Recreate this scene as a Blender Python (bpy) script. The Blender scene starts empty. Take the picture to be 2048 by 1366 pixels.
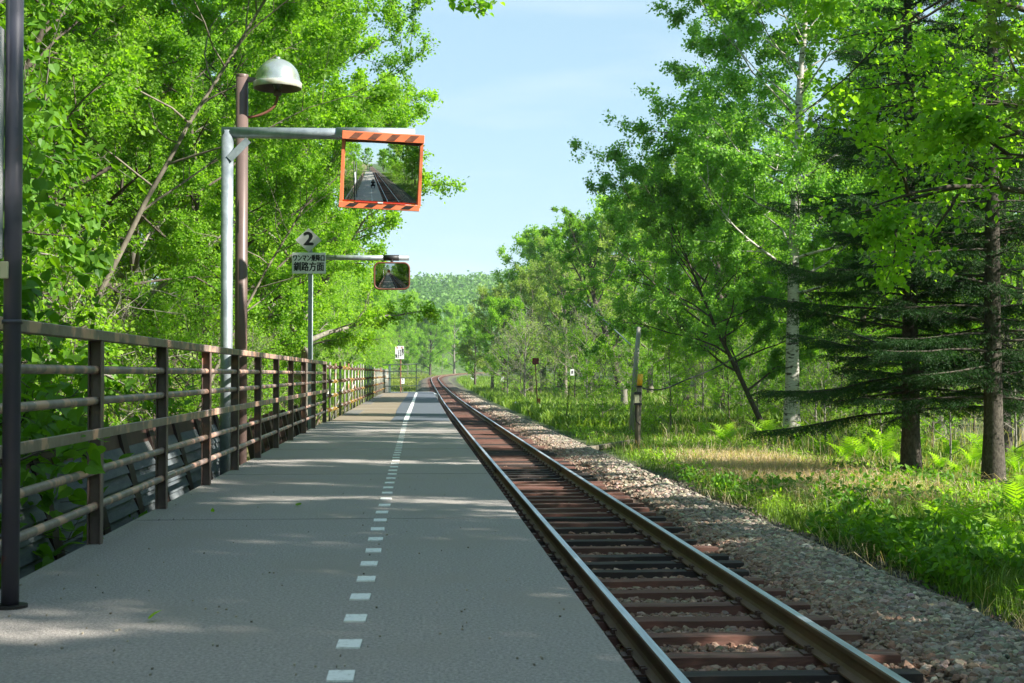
import bpy, bmesh, math, random
import numpy as np
from mathutils import Vector, Matrix
random.seed(7)
PI = math.pi
D = bpy.data
S = bpy.context.scene
COL = S.collection

# ------------------------------------------------------------------ camera
F = 2844.0
TH = math.atan(65 / F)
PSI = math.atan(192 / F * math.cos(TH))
CAM = np.array([0, 0, 0.95])
fw = np.array([math.sin(PSI) * math.cos(TH), math.cos(PSI) * math.cos(TH), math.sin(TH)])
rt = np.array([math.cos(PSI), -math.sin(PSI), 0])
up = np.array([-math.sin(PSI) * math.sin(TH), -math.cos(PSI) * math.sin(TH), math.cos(TH)])

def ray(px, py):
    return fw + rt * ((px - 1024) / F) + up * ((683 - py) / F)

def at(px, py, Y):
    d = ray(px, py)
    return CAM + d * (Y / d[1])

def gp(px, py, z):
    d = ray(px, py)
    return CAM + d * ((z - 0.95) / d[2])

cd = D.cameras.new('camera')
cam = D.objects.new('camera', cd)
COL.objects.link(cam)
cd.sensor_width = 36
cd.lens = F * 36 / 2048
cd.clip_start = 0.05
cd.clip_end = 5000
cam.location = CAM
cam.rotation_euler = (PI / 2 + TH, 0, -PSI)
cd.dof.use_dof = True
cd.dof.focus_distance = 22
cd.dof.aperture_fstop = 10
S.camera = cam

# ------------------------------------------------------------------ materials
def mat(name, col, rough=0.7, metal=0.0, var=None, scale=6.0, bump=0.0, bscale=60.0, spec=0.4, stretch=(1, 1, 1), var2=None, scale2=1.0, thr=(0.35, 0.65), thr2=(0.55, 0.7)):
    m = D.materials.new(name)
    m.use_nodes = True
    nt = m.node_tree
    N, L = nt.nodes, nt.links
    b = N['Principled BSDF']
    b.inputs['Roughness'].default_value = rough
    b.inputs['Metallic'].default_value = metal
    b.inputs['Specular IOR Level'].default_value = spec
    b.inputs['Base Color'].default_value = (*col, 1)
    tc = N.new('ShaderNodeTexCoord')
    mp = N.new('ShaderNodeMapping')
    mp.inputs['Scale'].default_value = stretch
    geo = N.new('ShaderNodeNewGeometry')
    L.new(geo.outputs['Position'], mp.inputs['Vector'])
    out = None
    if var is not None:
        n = N.new('ShaderNodeTexNoise')
        n.inputs['Scale'].default_value = scale
        n.inputs['Detail'].default_value = 8
        n.inputs['Roughness'].default_value = 0.65
        L.new(mp.outputs['Vector'], n.inputs['Vector'])
        r = N.new('ShaderNodeValToRGB')
        r.color_ramp.elements[0].position = thr[0]
        r.color_ramp.elements[1].position = thr[1]
        r.color_ramp.elements[0].color = (*col, 1)
        r.color_ramp.elements[1].color = (*var, 1)
        L.new(n.outputs['Fac'], r.inputs['Fac'])
        out = r.outputs['Color']
        if var2 is not None:
            n2 = N.new('ShaderNodeTexNoise')
            n2.inputs['Scale'].default_value = scale2
            n2.inputs['Detail'].default_value = 6
            L.new(mp.outputs['Vector'], n2.inputs['Vector'])
            r2 = N.new('ShaderNodeMapRange')
            r2.inputs['From Min'].default_value = thr2[0]
            r2.inputs['From Max'].default_value = thr2[1]
            L.new(n2.outputs['Fac'], r2.inputs['Value'])
            mx = N.new('ShaderNodeMix')
            mx.data_type = 'RGBA'
            L.new(r2.outputs['Result'], mx.inputs['Factor'])
            L.new(out, mx.inputs[6])
            mx.inputs[7].default_value = (*var2, 1)
            out = mx.outputs[2]
        L.new(out, b.inputs['Base Color'])
    if bump > 0:
        nb = N.new('ShaderNodeTexNoise')
        nb.inputs['Scale'].default_value = bscale
        nb.inputs['Detail'].default_value = 6
        L.new(mp.outputs['Vector'], nb.inputs['Vector'])
        bp = N.new('ShaderNodeBump')
        bp.inputs['Strength'].default_value = bump
        bp.inputs['Distance'].default_value = 0.01
        L.new(nb.outputs['Fac'], bp.inputs['Height'])
        L.new(bp.outputs['Normal'], b.inputs['Normal'])
    return m

def leafmat(name, c0, c1, trans=0.4, tcol=None, rough=0.5, attr=False, spec=0.3):
    """c0..c1 spread by the per-leaf tint; a translucent share lets light through"""
    m = D.materials.new(name)
    m.use_nodes = True
    nt = m.node_tree
    N, L = nt.nodes, nt.links
    b = N['Principled BSDF']
    o = N['Material Output']
    a = N.new('ShaderNodeAttribute')
    a.attribute_name = 'tint'
    b.inputs['Roughness'].default_value = rough
    b.inputs['Specular IOR Level'].default_value = spec
    if attr:
        colo = a.outputs['Color']
    else:
        oi = N.new('ShaderNodeObjectInfo')
        ad = N.new('ShaderNodeMath')
        ad.operation = 'MULTIPLY_ADD'
        ad.inputs[1].default_value = 0.35
        L.new(oi.outputs['Random'], ad.inputs[0])
        sp = N.new('ShaderNodeSeparateColor')
        L.new(a.outputs['Color'], sp.inputs[0])
        L.new(sp.outputs[0], ad.inputs[2])
        mx = N.new('ShaderNodeMix')
        mx.data_type = 'RGBA'
        L.new(ad.outputs[0], mx.inputs['Factor'])
        mx.inputs[6].default_value = (*c0, 1)
        mx.inputs[7].default_value = (*c1, 1)
        colo = mx.outputs[2]
    L.new(colo, b.inputs['Base Color'])
    t = N.new('ShaderNodeBsdfTranslucent')
    g = N.new('ShaderNodeMix')
    g.data_type = 'RGBA'
    g.blend_type = 'MULTIPLY'
    g.inputs['Factor'].default_value = 1
    L.new(colo, g.inputs[6])
    g.inputs[7].default_value = (*(tcol or (1.7, 1.7, 0.55)), 1)
    L.new(g.outputs[2], t.inputs['Color'])
    ms = N.new('ShaderNodeMixShader')
    ms.inputs['Fac'].default_value = trans
    L.new(b.outputs[0], ms.inputs[1])
    L.new(t.outputs[0], ms.inputs[2])
    L.new(ms.outputs[0], o.inputs['Surface'])
    return m

def attrmat(name, rough=0.85, bump=0.0, bscale=40, noise=0.0, nscale=20, spec=0.3):
    m = D.materials.new(name)
    m.use_nodes = True
    nt = m.node_tree
    N, L = nt.nodes, nt.links
    b = N['Principled BSDF']
    b.inputs['Roughness'].default_value = rough
    b.inputs['Specular IOR Level'].default_value = spec
    a = N.new('ShaderNodeAttribute')
    a.attribute_name = 'tint'
    geo = N.new('ShaderNodeNewGeometry')
    c = a.outputs['Color']
    if noise > 0:
        n = N.new('ShaderNodeTexNoise')
        n.inputs['Scale'].default_value = nscale
        n.inputs['Detail'].default_value = 9
        n.inputs['Roughness'].default_value = 0.7
        L.new(geo.outputs['Position'], n.inputs['Vector'])
        mr = N.new('ShaderNodeMapRange')
        mr.inputs['From Min'].default_value = 0.3
        mr.inputs['From Max'].default_value = 0.7
        mr.inputs['To Min'].default_value = 1 - noise
        mr.inputs['To Max'].default_value = 1 + noise
        L.new(n.outputs['Fac'], mr.inputs['Value'])
        v = N.new('ShaderNodeVectorMath')
        v.operation = 'SCALE'
        L.new(c, v.inputs[0])
        L.new(mr.outputs['Result'], v.inputs['Scale'])
        c = v.outputs['Vector']
    L.new(c, b.inputs['Base Color'])
    if bump > 0:
        nb = N.new('ShaderNodeTexNoise')
        nb.inputs['Scale'].default_value = bscale
        nb.inputs['Detail'].default_value = 8
        L.new(geo.outputs['Position'], nb.inputs['Vector'])
        bp = N.new('ShaderNodeBump')
        bp.inputs['Strength'].default_value = bump
        bp.inputs['Distance'].default_value = 0.04
        L.new(nb.outputs['Fac'], bp.inputs['Height'])
        L.new(bp.outputs['Normal'], b.inputs['Normal'])
    return m

M = {}
M['asphalt'] = mat('asphalt', (0.185, 0.168, 0.158), 0.93, var=(0.46, 0.42, 0.39), scale=75, bump=1.0, bscale=130, stretch=(1, .8, 1), var2=(0.31, 0.275, 0.24), scale2=1.2, thr=(0.3, 0.7), thr2=(0.5, 0.75))
M['deck_far'] = mat('deck_far', (0.24, 0.19, 0.13), 0.9, var=(0.17, 0.14, 0.105), scale=4, bump=0.3, bscale=50, stretch=(0.3, 1, 1), var2=(0.28, 0.25, 0.2), scale2=0.8)
M['mat_blue'] = mat('mat_blue', (0.075, 0.09, 0.115), 0.85, var=(0.1, 0.115, 0.14), scale=14, bump=0.5, bscale=25, stretch=(0.4, 1, 1))
M['far_slab'] = mat('far_slab', (0.3, 0.33, 0.37), 0.8, var=(0.38, 0.4, 0.42), scale=3)
M['edge_conc'] = mat('edge_conc', (0.2, 0.19, 0.175), 0.9, var=(0.13, 0.125, 0.12), scale=5, bump=0.4)
M['white_paint'] = mat('white_paint', (0.78, 0.78, 0.76), 0.7, var=(0.5, 0.49, 0.46), scale=45, thr=(0.52, 0.68))
M['white_board'] = mat('white_board', (0.76, 0.77, 0.78), 0.4, var=(0.68, 0.69, 0.7), scale=6)
M['grey_board'] = mat('grey_board', (0.55, 0.55, 0.55), 0.5, var=(0.47, 0.48, 0.47), scale=12)
M['black_ink'] = mat('black_ink', (0.012, 0.012, 0.014), 0.5)
M['red_ink'] = mat('red_ink', (0.55, 0.2, 0.22), 0.5)
M['brown_steel'] = mat('brown_steel', (0.13, 0.088, 0.08), 0.5, var=(0.18, 0.125, 0.11), scale=5, var2=(0.32, 0.16, 0.11), scale2=4.5, thr2=(0.56, 0.66), bump=0.15, bscale=60, spec=0.5)
M['brown_rail'] = mat('brown_rail', (0.3, 0.22, 0.2), 0.45, var=(0.19, 0.135, 0.12), scale=9, var2=(0.6, 0.34, 0.25), scale2=5, thr2=(0.5, 0.58), bump=0.15, bscale=60, spec=0.5)
M['brown_pole'] = mat('brown_pole', (0.15, 0.10, 0.088), 0.4, var=(0.12, 0.082, 0.074), scale=3, spec=0.5)
M['navy_pole'] = mat('navy_pole', (0.06, 0.058, 0.085), 0.42, var=(0.072, 0.07, 0.09), scale=5, var2=(0.17, 0.06, 0.035), scale2=4.2, thr2=(0.62, 0.66), spec=0.5)
M['galv'] = mat('galv', (0.27, 0.31, 0.34), 0.45, 0.5, var=(0.42, 0.46, 0.49), scale=14, var2=(0.2, 0.235, 0.26), scale2=4, thr2=(0.5, 0.7), spec=0.5)
M['grey_post'] = mat('grey_post', (0.22, 0.26, 0.28), 0.5, 0.2, var=(0.3, 0.34, 0.36), scale=8)
M['dark_steel'] = mat('dark_steel', (0.03, 0.03, 0.032), 0.5, 0.3)
M['orange'] = mat('orange', (0.78, 0.17, 0.065), 0.5, var=(0.72, 0.21, 0.1), scale=7)
M['stripe_dark'] = mat('stripe_dark', (0.11, 0.04, 0.025), 0.6, var=(0.24, 0.09, 0.05), scale=10)
M['stripe_black'] = mat('stripe_black', (0.02, 0.016, 0.016), 0.6)
M['orange_dark'] = mat('orange_dark', (0.14, 0.05, 0.03), 0.5)
M['red_strip'] = mat('red_strip', (0.6, 0.05, 0.03), 0.4)
M['lamp_metal'] = mat('lamp_metal', (0.62, 0.66, 0.62), 0.25, 0.75, var=(0.5, 0.52, 0.47), scale=6)
M['lamp_white'] = mat('lamp_white', (0.55, 0.56, 0.5), 0.4, 0.3, var=(0.42, 0.33, 0.22), scale=9, thr=(0.45, 0.7))
M['rust_pipe'] = mat('rust_pipe', (0.26, 0.10, 0.06), 0.6, var=(0.16, 0.07, 0.05), scale=12)
M['glass_lens'] = mat('glass_lens', (0.1, 0.1, 0.1), 0.15, 0.0)
M['plank'] = mat('plank', (0.085, 0.105, 0.12), 0.85, var=(0.15, 0.165, 0.17), scale=10, stretch=(1, 0.25, 1), bump=0.4, bscale=60, var2=(0.27, 0.24, 0.2), scale2=1.5)
M['dark_brown'] = mat('dark_brown', (0.022, 0.014, 0.012), 0.6, var=(0.05, 0.028, 0.022), scale=4)
M['header'] = mat('header', (0.05, 0.03, 0.024), 0.6, var=(0.12, 0.06, 0.045), scale=3)
M['scaff'] = mat('scaff', (0.3, 0.31, 0.27), 0.45, 0.4, var=(0.2, 0.19, 0.16), scale=6, var2=(0.3, 0.14, 0.08), scale2=3, thr2=(0.58, 0.66))
M['clamp_y'] = mat('clamp_y', (0.38, 0.25, 0.05), 0.6, var=(0.26, 0.15, 0.06), scale=9)
M['clamp_o'] = mat('clamp_o', (0.17, 0.095, 0.065), 0.7, var=(0.13, 0.085, 0.065), scale=9)
M['pale_pipe'] = mat('pale_pipe', (0.34, 0.35, 0.32), 0.5, 0.2, var=(0.22, 0.23, 0.2), scale=3)
M['rail_side'] = mat('rail_side', (0.12, 0.075, 0.045), 0.75, var=(0.17, 0.10, 0.055), scale=4, stretch=(1, 0.5, 1), bump=0.3, bscale=50)
M['rail_top'] = mat('rail_top', (0.74, 0.79, 0.85), 0.5, 1.0, var=(0.5, 0.53, 0.56), scale=3, stretch=(8, 0.3, 1))
M['sleeper'] = mat('sleeper', (0.2, 0.088, 0.066), 0.88, var=(0.11, 0.06, 0.048), scale=14, stretch=(0.2, 2.2, 1), bump=1.0, bscale=22, var2=(0.2, 0.13, 0.1), scale2=3.3)
M['sleeper_dark'] = mat('sleeper_dark', (0.036, 0.03, 0.03), 0.85, var=(0.06, 0.042, 0.036), scale=10, stretch=(0.2, 1.6, 1), bump=0.8, bscale=14)
M['spike'] = mat('spike', (0.09, 0.05, 0.035), 0.7)
M['stone'] = attrmat('stone', 0.85, noise=0.35, nscale=40)
M['ground'] = attrmat('ground', 0.95, bump=1.0, bscale=14, noise=0.55, nscale=9)
M['bark_grey'] = mat('bark_grey', (0.13, 0.115, 0.095), 0.9, var=(0.27, 0.25, 0.21), scale=14, stretch=(1, 1, 0.25), bump=0.8, bscale=25)
M['bark_dark'] = mat('bark_dark', (0.05, 0.04, 0.032), 0.9, var=(0.11, 0.09, 0.07), scale=16, stretch=(1, 1, 0.3), bump=0.9, bscale=25)
M['bark_pale'] = mat('bark_pale', (0.25, 0.22, 0.17), 0.85, var=(0.12, 0.10, 0.08), scale=9, stretch=(1, 1, 0.4), bump=0.5, bscale=25)
M['bark_birch'] = mat('bark_birch', (0.5, 0.48, 0.44), 0.7, var=(0.33, 0.3, 0.26), scale=7, stretch=(1, 1, 3), var2=(0.06, 0.05, 0.045), scale2=3.5, thr2=(0.55, 0.62), bump=0.4)
M['bark_spruce'] = mat('bark_spruce', (0.035, 0.028, 0.022), 0.92, var=(0.11, 0.095, 0.075), scale=22, stretch=(1, 1, 0.6), bump=1.0, bscale=30)
M['wood_grey'] = mat('wood_grey', (0.11, 0.09, 0.065), 0.9, var=(0.22, 0.19, 0.14), scale=12, stretch=(1, 1, 0.15), bump=0.6)
M['wood_pale'] = mat('wood_pale', (0.3, 0.28, 0.25), 0.9, var=(0.42, 0.4, 0.36), scale=12, stretch=(1, 1, 0.15), bump=0.6)
M['yellow'] = mat('yellow', (0.75, 0.43, 0.02), 0.45, var=(0.65, 0.36, 0.02), scale=9)
M['cream'] = mat('cream', (0.55, 0.53, 0.36), 0.5)
M['red_rust'] = mat('red_rust', (0.17, 0.022, 0.016), 0.7, var=(0.1, 0.018, 0.014), scale=9)
M['orange_rust'] = mat('orange_rust', (0.45, 0.17, 0.05), 0.8, var=(0.25, 0.07, 0.03), scale=9)
M['cloth'] = mat('cloth', (0.012, 0.012, 0.014), 0.85, var=(0.02, 0.02, 0.024), scale=30)
M['skin'] = mat('skin', (0.5, 0.3, 0.21), 0.55)
M['black_plastic'] = mat('black_plastic', (0.015, 0.015, 0.015), 0.4)
m = mat('mirror_surface', (0.86, 0.9, 0.9), 0.0, 1.0)
M['mirror'] = m
m = mat('mirror_surface_dim', (0.5, 0.52, 0.5), 0.02, 1.0)
M['mirror_dim'] = m
TC = (1.75, 1.9, 0.4)
M['leaf_lime'] = leafmat('leaf_lime', (0.12, 0.26, 0.018), (0.32, 0.50, 0.045), 0.5, TC)
M['leaf_green'] = leafmat('leaf_green', (0.085, 0.2, 0.024), (0.25, 0.43, 0.05), 0.53, TC)
M['leaf_deep'] = leafmat('leaf_deep', (0.09, 0.23, 0.03), (0.25, 0.45, 0.05), 0.58, (1.8, 1.8, 0.4))
M['leaf_birch'] = leafmat('leaf_birch', (0.09, 0.23, 0.05), (0.25, 0.44, 0.09), 0.55, (1.7, 1.8, 0.6))
M['leaf_heart'] = leafmat('leaf_heart', (0.035, 0.13, 0.012), (0.16, 0.33, 0.03), 0.42, (2.0, 1.9, 0.4))
M['leaf_far'] = leafmat('leaf_far', (0.07, 0.18, 0.035), (0.19, 0.35, 0.06), 0.35, (1.3, 1.5, 0.8))
M['leaf_pale'] = leafmat('leaf_pale', (0.15, 0.26, 0.05), (0.36, 0.45, 0.12), 0.5, (1.5, 1.6, 0.6))
M['needle'] = leafmat('needle', (0.013, 0.05, 0.013), (0.045, 0.125, 0.022), 0.22, (1.3, 1.6, 0.5), rough=0.6)
M['grass'] = leafmat('grass', (0, 0, 0), (0, 0, 0), 0.38, (1.6, 1.6, 0.5), attr=True)

# ------------------------------------------------------------------ mesh builder
class MB:
    def __init__(s):
        s.V, s.T, s.nv, s.Q, s.QM, s.R, s.RM = [], [], 0, [], [], [], []
        s.smooth = []

    def add(s, V, quads=None, tris=None, m=0, tint=None):
        V = np.asarray(V, float).reshape(-1, 3)
        s.V.append(V)
        if tint is None:
            tint = np.full((len(V), 3), 0.5)
        tint = np.asarray(tint, float)
        if tint.ndim == 1:
            tint = np.tile(tint, (len(V), 1))
        s.T.append(tint)
        if quads is not None and len(quads):
            q = np.asarray(quads, int).reshape(-1, 4) + s.nv
            s.Q.append(q)
            s.QM.append(np.full(len(q), m))
        if tris is not None and len(tris):
            q = np.asarray(tris, int).reshape(-1, 3) + s.nv
            s.R.append(q)
            s.RM.append(np.full(len(q), m))
        s.nv += len(V)
        return s

    def box(s, c, size, rot=None, m=0, tint=None):
        x, y, z = np.array(size) / 2
        V = np.array([(-x, -y, -z), (x, -y, -z), (x, y, -z), (-x, y, -z), (-x, -y, z), (x, -y, z), (x, y, z), (-x, y, z)])
        if rot is not None:
            V = V @ np.array(rot).T
        q = [(3, 2, 1, 0), (4, 5, 6, 7), (0, 1, 5, 4), (1, 2, 6, 5), (2, 3, 7, 6), (3, 0, 4, 7)]
        return s.add(V + np.array(c), q, m=m, tint=tint)

    def bbox(s, a, b, m=0):
        a, b = np.array(a, float), np.array(b, float)
        return s.box((a + b) / 2, np.abs(b - a), m=m)

    def tube(s, pts, rad, n=8, m=0, cap=True, tint=None):
        P = np.asarray(pts, float)
        k = len(P)
        rad = np.broadcast_to(np.asarray(rad, float), (k,))
        t = np.gradient(P, axis=0)
        t /= np.linalg.norm(t, axis=1)[:, None] + 1e-9
        ref = np.array([0, 0, 1.0]) if abs(t[0][2]) < 0.8 else np.array([0, 1.0, 0])
        a = np.cross(t, ref)
        a /= np.linalg.norm(a, axis=1)[:, None] + 1e-9
        b = np.cross(t, a)
        an = np.linspace(0, 2 * PI, n, endpoint=False)
        V = P[:, None, :] + rad[:, None, None] * (a[:, None, :] * np.cos(an)[None, :, None] + b[:, None, :] * np.sin(an)[None, :, None])
        V = V.reshape(-1, 3)
        i = np.arange(k - 1)[:, None] * n
        j = np.arange(n)[None, :]
        j2 = (j + 1) % n
        q = np.stack([i + j, i + j2, i + n + j2, i + n + j], -1).reshape(-1, 4)
        tr = None
        if cap:
            V = np.vstack([V, P[0], P[-1]])
            c0, c1 = k * n, k * n + 1
            jj = np.arange(n)
            tr = np.vstack([np.stack([np.full(n, c0), (jj + 1) % n, jj], -1), np.stack([np.full(n, c1), (k - 1) * n + jj, (k - 1) * n + (jj + 1) % n], -1)])
        return s.add(V, q, tr, m=m, tint=tint)

    def lathe(s, c, prof, n=24, m=0):
        prof = np.array(prof, float)
        an = np.linspace(0, 2 * PI, n, endpoint=False)
        V = np.stack([prof[:, 0][:, None] * np.cos(an), prof[:, 0][:, None] * np.sin(an), np.repeat(prof[:, 1][:, None], n, 1)], -1).reshape(-1, 3) + np.array(c)
        i = np.arange(len(prof) - 1)[:, None] * n
        j = np.arange(n)[None, :]
        q = np.stack([i + j, i + (j + 1) % n, i + n + (j + 1) % n, i + n + j], -1).reshape(-1, 4)
        return s.add(V, q, m=m)

    def mesh(s, name, mats, smooth=False):
        me = D.meshes.new(name)
        V = np.vstack(s.V)
        T = np.vstack(s.T)
        Q = np.vstack(s.Q) if s.Q else np.zeros((0, 4), int)
        R = np.vstack(s.R) if s.R else np.zeros((0, 3), int)
        me.vertices.add(len(V))
        me.vertices.foreach_set('co', V.astype(np.float32).ravel())
        nl = Q.size + R.size
        me.loops.add(nl)
        me.loops.foreach_set('vertex_index', np.concatenate([Q.ravel(), R.ravel()]).astype(np.int32))
        me.polygons.add(len(Q) + len(R))
        ls = np.concatenate([np.arange(len(Q)) * 4, Q.size + np.arange(len(R)) * 3])
        me.polygons.foreach_set('loop_start', ls.astype(np.int32))
        mi = np.concatenate(s.QM + s.RM) if (s.QM or s.RM) else np.zeros(0)
        me.polygons.foreach_set('material_index', mi.astype(np.int32))
        me.polygons.foreach_set('use_smooth', np.full(len(Q) + len(R), bool(smooth)))
        me.update(calc_edges=True)
        ca = me.color_attributes.new('tint', 'FLOAT_COLOR', 'POINT')
        ca.data.foreach_set('color', np.hstack([T, np.ones((len(T), 1))]).astype(np.float32).ravel())
        for q in (mats if isinstance(mats, (list, tuple)) else [mats]):
            me.materials.append(M[q])
        return me

    def build(s, name, mats, parent=None, smooth=False, loc=None):
        me = s.mesh(name, mats, smooth)
        return link(name, me, parent, loc)

def link(name, me, parent=None, loc=None):
    o = D.objects.new(name, me)
    COL.objects.link(o)
    if parent is not None:
        o.parent = parent
    if loc is not None:
        o.location = loc
    return o

def tag(o, label=None, cat=None, group=None, kind=None):
    if label: o['label'] = label
    if cat: o['category'] = cat
    if group: o['group'] = group
    if kind: o['kind'] = kind
    return o

def empty(name, loc=(0, 0, 0), label=None, cat=None, group=None, rz=0):
    o = D.objects.new(name, None)
    COL.objects.link(o)
    o.location = loc
    o.rotation_euler = (0, 0, rz)
    o.empty_display_size = 0.2
    return tag(o, label, cat, group)

def bevel(o, w=0.004, seg=1):
    b = o.modifiers.new('bevel', 'BEVEL')
    b.width = w
    b.segments = seg
    b.limit_method = 'ANGLE'
    return o

def text(name, body, size, mtx, material, parent, sx=1.0, bold=0.0, align='CENTER'):
    c = D.curves.new(name, 'FONT')
    c.body = body
    c.size = size
    c.align_x = align
    c.align_y = 'CENTER'
    c.extrude = 0.0008
    c.space_line = 0.95
    o = D.objects.new('tmp', c)
    COL.objects.link(o)
    bpy.context.view_layer.update()
    me = D.meshes.new_from_object(o.evaluated_get(bpy.context.evaluated_depsgraph_get()))
    D.objects.remove(o)
    me.name = name
    me.materials.clear()
    me.materials.append(M[material])
    me.transform(Matrix.Diagonal((sx, 1, 1, 1)))
    if bold > 0:
        bm = bmesh.new()
        for i_, (ox, oz) in enumerate(((-1, 0), (1, 0), (0, -.7), (0, .7))):
            m2 = me.copy()
            m2.transform(Matrix.Translation((ox * bold, oz * bold, .0004 * i_)))
            bm.from_mesh(m2)
            D.meshes.remove(m2)
        bm.to_mesh(me)
        bm.free()
    me.transform(mtx)
    return link(name, me, parent)

FACE = Matrix.Rotation(PI / 2, 4, 'X')   # text that faces -Y

def fnoise(x, y, s=1.0, seed=0):
    r = np.random.RandomState(seed)
    o = 0
    for k in range(5):
        a = r.uniform(0, 2 * PI)
        f = s * (1.7 ** k)
        o = o + np.sin((x * math.cos(a) + y * math.sin(a)) * f + r.uniform(0, 6)) * np.sin((x * math.cos(a + 1.3) + y * math.sin(a + 1.3)) * f * .83 + r.uniform(0, 6)) / (1.45 ** k)
    return o / 2.2

# ------------------------------------------------------------------ the track line and terrain
_ty = np.array([-200, -60, 30, 74, 126, 180, 233, 280, 330, 400, 500, 700, 1200, 3000.])
_tx = np.array([-6, 0.6, 1.955, 2.09, 2.48, 2.7, 2.95, 4.6, 9.5, 22, 52, 140, 420, 1500.])
_tx[0], _tx[1] = 1.955, 1.955

def _smooth_table():
    yy = np.arange(-200, 3000, 2.0)
    xx = np.interp(yy, _ty, _tx)
    k = np.ones(17) / 17
    p = np.pad(xx, 8, mode='edge')
    return yy, np.convolve(p, k, 'valid')
_TY, _TX = _smooth_table()

def cx(y):
    return np.interp(y, _TY, _TX)

def rise(y):
    return np.interp(y, [-500, 120, 180, 233, 330, 500, 3000], [0, 0, .35, .95, 1.7, 3.0, 3.0])

def ground_z(x, y):
    d = x - cx(y)
    z = np.interp(d, [-400, -60, -30, -12, -7, -4.2, -2.6, -1.9, -1.3, -1.0, 1.0, 1.3, 2.05, 2.75, 3.2, 5, 9, 16, 30, 60, 400],
                  [60, 17, 6.5, 0.3, -1.0, -1.25, -1.2, -.86, -.84, -.87, -.87, -.815, -.80, -1.14, -1.22, -1.27, -1.3, -1.0, -.35, 1.8, 18])
    w = np.clip((np.abs(d) - 2.2) / 2, 0, 1)
    z = z + w * 0.06 * fnoise(x, y, .9, 3) + np.clip((np.abs(d) - 5) / 20, 0, 1) * .5 * fnoise(x, y, .12, 5)
    # wooded hill beyond the bend
    h = np.clip((y - 380) / 500, 0, 1)
    hill = h * h * (3 - 2 * h) * (37 + 7 * np.exp(-((x - 90) / 60) ** 2) + 4 * fnoise(x, y, .012, 9))
    wl = np.clip((400 - np.abs(d)) / 300, 0, 1)
    return z * (1 - h) + rise(y) + hill

def build_ground():
    xs = np.concatenate([-np.geomspace(30, 1600, 26)[::-1], np.arange(-29, -6, 1.0), np.arange(-6, -1.5, .4), np.arange(-1.5, 7.5, .14), np.arange(7.5, 16, .4), np.arange(16, 40, 1.2), np.geomspace(42, 1600, 26)])
    ys = np.concatenate([-np.geomspace(40, 1200, 14)[::-1], np.arange(-38, 4, 1.2), np.arange(4, 50, .3), np.arange(50, 130, 1.0), np.arange(130, 420, 4), np.geomspace(425, 3200, 30)])
    X, Y = np.meshgrid(xs, ys)
    X = X + np.clip(1 - np.abs(X) / 30, 0, 1) * (cx(Y) - 1.955)
    Z = ground_z(X, Y)
    d = X - cx(Y)
    near = (np.abs(d) < 3.6) & (np.abs(Y) < 60)
    rng = np.random.RandomState(2)
    Z = Z + near * (rng.rand(*Z.shape) - .6) * .035
    n1 = fnoise(X, Y, .8, 11)[..., None]
    n2 = fnoise(X, Y, .25, 12)[..., None]
    def C(*c): return np.array(c)[None, None, :]
    col = C(.07, .10, .03) + n2 * C(.015, .02, .004)                      # soil under grass
    forest = np.where(Y[..., None] > 95, C(.08, .13, .03), C(.15, .14, .06)) + n1 * C(.05, .035, .015)                   # litter floor on the left
    wl = np.clip((-d - 3.3) / 1.2, 0, 1)[..., None]
    col = np.where(Y[..., None] < 3, C(.06, .11, .025), col)
    col = col * (1 - wl) + forest * wl
    straw = np.clip(1 - ((d - 6 - .05 * (Y - 30)) / 2.6) ** 2 - ((Y - 31) / 11) ** 2, 0, 1)[..., None] ** .5
    col = col * (1 - straw) + C(.34, .26, .17) * straw
    dirt = np.clip(1 - np.abs(d - 2.95) / .6, 0, 1)[..., None]
    col = col * (1 - dirt) + C(.065, .057, .05) * dirt
    bal = np.clip((2.75 - np.abs(d) + .2 * n1[..., 0]) / .3, 0, 1)[..., None]
    mid = np.clip((1.5 - np.abs(d)) / .5, 0, 1)[..., None]
    bc = C(.105, .09, .07) * (1 - mid) + C(.12, .07, .05) * mid
    bal = bal * np.where((Y[..., None] > 130) & (np.abs(d)[..., None] > 2.2), .35, 1)
    col = col * (1 - bal) + bc * bal
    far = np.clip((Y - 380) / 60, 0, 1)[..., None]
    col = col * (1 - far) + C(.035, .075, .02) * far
    ny, nx = X.shape
    i = np.arange(ny - 1)[:, None] * nx
    j = np.arange(nx - 1)[None, :]
    q = np.stack([i + j, i + j + 1, i + nx + j + 1, i + nx + j], -1).reshape(-1, 4)
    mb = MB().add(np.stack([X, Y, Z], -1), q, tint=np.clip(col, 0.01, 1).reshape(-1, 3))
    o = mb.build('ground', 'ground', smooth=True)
    tag(o, kind='structure')
build_ground()

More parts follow.
